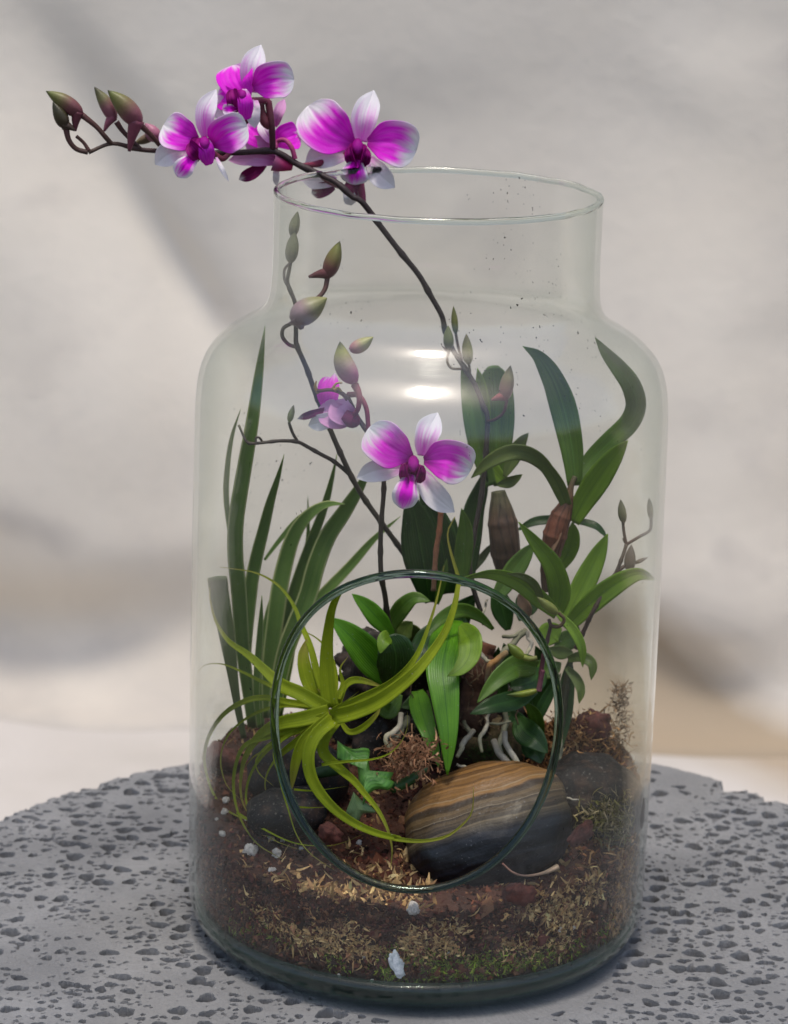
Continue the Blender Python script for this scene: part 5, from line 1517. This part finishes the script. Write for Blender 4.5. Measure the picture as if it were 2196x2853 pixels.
# ------------------------------------------------------------------ small dark orchid at the right edge of the opening
eo = thing('orchid_plant', at(9, 1330, 900, -.01), 'small orchid with folded dark leaves and lime buds at the edge of the opening', 'orchid', 'orchids planted in the jar')
E_ = lambda *a, **k: leaf(eo, 'leaf', *a, **k)
E_(9, [(1385, 590, -.016), (1250, 570, -.026), (1140, 630, -.034), (1040, 720, -.040), (925, 862, -.046)], 190, GREEN_DEEP, 'top', fold=.3, roll=10)
E_(9, [(1370, 760, -.010), (1230, 840, -.020), (1060, 880, -.030), (868, 950, -.036)], 160, GREEN_DARK, 'blade', fold=.3, roll=-10)
E_(9, [(1430, 600, -.004), (1370, 680, -.014), (1280, 720, -.02), (1180, 740, -.02)], 190, GREEN_DARK, 'oval', fold=.3)
E_(7, [(1120, 540, -.002), (1200, 525, -.006), (1262, 570, -.01), (1256, 662, -.012)], 66, GREEN_OLIVE, 'blade', fold=.3)
E_(7, [(1110, 590, .0), (1165, 650, -.004), (1195, 720, -.008), (1185, 800, -.010)], 60, GREEN_OLIVE, 'blade', fold=.3)
E_(7, [(1060, 1060, .0), (1090, 880, .004), (1110, 720, .006), (1135, 520, .008)], 105, GREEN_DARK, 'blade', fold=.3)
E_(7, [(900, 960, .01), (960, 840, .012), (1010, 740, .014), (1080, 620, .016)], 70, GREEN_DARK, 'blade', fold=.3)
E_(7, [(1000, 480, -.004), (1080, 500, .0), (1150, 500, .004)], 80, GREEN_OLIVE, 'oval', fold=.3)
E_(7, [(930, 560, .0), (1010, 600, .0), (1080, 560, .0)], 110, GREEN_DEEP, 'oval', fold=.3)
E_(7, [(820, 880, .0), (870, 960, -.01), (930, 1010, -.016), (1000, 1090, -.02)], 150, GREEN_DARK, 'oval', fold=.3)
E_(7, [(860, 1010, -.004), (930, 1080, -.012), (960, 1150, -.016)], 130, GREEN_DARK, 'oval', fold=.3)
E_(9, [(1330, 900, .012), (1270, 700, .012), (1190, 560, .012), (1130, 400, .010)], 190, GREEN_DARK, 'oval', fold=.3)
E_(9, [(1380, 1000, .016), (1440, 780, .018), (1430, 560, .018), (1380, 420, .016)], 170, GREEN_DARK, 'oval', fold=.3)
E_(9, [(1160, 980, .02), (1100, 800, .022), (1080, 600, .022), (1090, 430, .02)], 150, GREEN_DARK, 'oval', fold=.3)
E_(9, [(1300, 1120, .01), (1230, 1000, .012), (1150, 930, .012)], 140, GREEN_DARK, 'oval', fold=.3)
E_(9, [(1420, 1100, .0), (1380, 960, -.004), (1310, 860, -.008)], 120, GREEN_DEEP, 'blade', fold=.3, roll=25)
bud(eo, 9, (1285, 512), (1160, 400), 92, -.044, [(0, (.26, .30, .04)), (.4, (.17, .22, .025)), (1, (.13, .17, .03))], label='fat lime green bud hanging on a yellow stalk')
tube(eo, 'pedicel', pick(9, [(1285, 508), (1335, 520), (1392, 512)], -.044), [(0, .0016), (1, .0011)], [(0, (.22, .25, .04)), (1, (.15, .16, .04))], STEM)
bud(eo, 9, (1400, 765), (1150, 802), 58, -.046, [(0, (.24, .26, .04)), (.5, (.22, .27, .03)), (.8, (.10, .14, .03)), (1, (.03, .05, .012))], side=-10, label='slim lime green bud across the dark leaf')
tube(eo, 'pedicel', pick(9, [(1440, 610), (1420, 690), (1405, 770)], -.046), [(0, .0010), (1, .0015)], [(0, (.12, .03, .05)), (1, (.18, .07, .08))], STEM)
tube(eo, 'stem', pick(7, [(1050, 1100, .0), (1080, 900, .004), (1110, 680, .006), (1140, 520, .008)], 0), [(0, .0026), (1, .0014)], [(0, (.05, .04, .02)), (1, (.05, .06, .02))], STEM, knots=6)

# ------------------------------------------------------------------ star succulents in the hollow left of the striped stone
SUC = mat_leaf('succulent_skin', (.045, .165, .016), (.105, .27, .04), rough=.45, trans=.1)
SUCP = mat_leaf('succulent_pale', (.13, .23, .09), (.22, .32, .13), rough=.5, trans=.1)


def fleshy(name, c, outline, centre, dep, thick, mat, parent=None, lean=0.0):
    """fleshy lobed body: an outline at one depth swollen to a real thickness on both sides"""
    O = path(list(outline) + [outline[0]], 90)[:-1]
    cc = np.array(centre, float)
    ks = np.array([1, .97, .9, .78, .6, .38, .15, 0.0])
    V, U = [], []
    for sgn in (1, -1):
        for k in ks:
            q = cc + (O - cc) * k
            w = thick * math.sqrt(max(0, 1 - k * k)) ** .8
            V.append(np.array([at(c, a, b, dep + lean * (b - cc[1]) - sgn * w) for a, b in q]))
            U.append(np.stack([np.full(len(q), .5 + .4 * k), np.linspace(0, .6, len(q))], 1))
    n = len(O)
    f = grid_faces(len(ks), n, True)
    return mesh(name, np.vstack(V), [f, f[:, ::-1] + len(ks) * n], mat, parent, uv=np.vstack(U), loc=at(c, *centre, dep))


s1 = fleshy('star_succulent', 6, [(1040, 1145), (1080, 1175), (1150, 1205), (1215, 1195), (1262, 1212), (1255, 1300), (1275, 1380), (1330, 1405), (1425, 1362), (1405, 1415), (1432, 1432), (1395, 1485), (1320, 1480), (1262, 1510), (1213, 1595), (1222, 1510), (1190, 1440), (1175, 1330), (1140, 1255), (1075, 1245), (1040, 1275), (1035, 1210)], (1235, 1350), -.058, .0062, SUC, lean=-.00006)
tag(s1, 'bright green star armed succulent left of the striped stone', 'succulent')
tube(s1, 'stem', pick(6, [(1420, 1470, -.056), (1500, 1440, -.05), (1580, 1390, -.044), (1665, 1335, -.04)], 0), [(0, .0030), (.5, .0026), (1, .0014)], [(0, (.03, .09, .02)), (1, (.03, .07, .02))], BUD)
tube(s1, 'stem', pick(6, [(1060, 1330, -.05), (980, 1350, -.046), (900, 1370, -.044)], 0), [(0, .0040), (1, .0030)], [(0, (.03, .08, .025)), (1, (.02, .05, .015))], BUD)
s2 = fleshy('star_succulent', 6, [(1150, 1500), (1210, 1560), (1260, 1590), (1300, 1640), (1220, 1650), (1190, 1690), (1150, 1750), (1130, 1680), (1100, 1640), (1120, 1580)], (1180, 1620), -.062, .0045, SUCP)
tag(s2, 'pale dusty succulent low in the shade under the bright star succulent', 'succulent')
# fallen dry twig in front
tw = tube(None, 'dry_twig', pick(7, [(735, 1735, -.100), (800, 1790, -.103), (880, 1808, -.104), (980, 1790, -.102), (1060, 1755, -.098)], 0), [(0, .0005), (.6, .0007), (1, .0016)], [(0, (.20, .08, .06)), (1, (.36, .27, .18))], STEM, n=24)
tag(tw, 'thin reddish dry twig lying on the soil in front of the striped stone', 'twig')
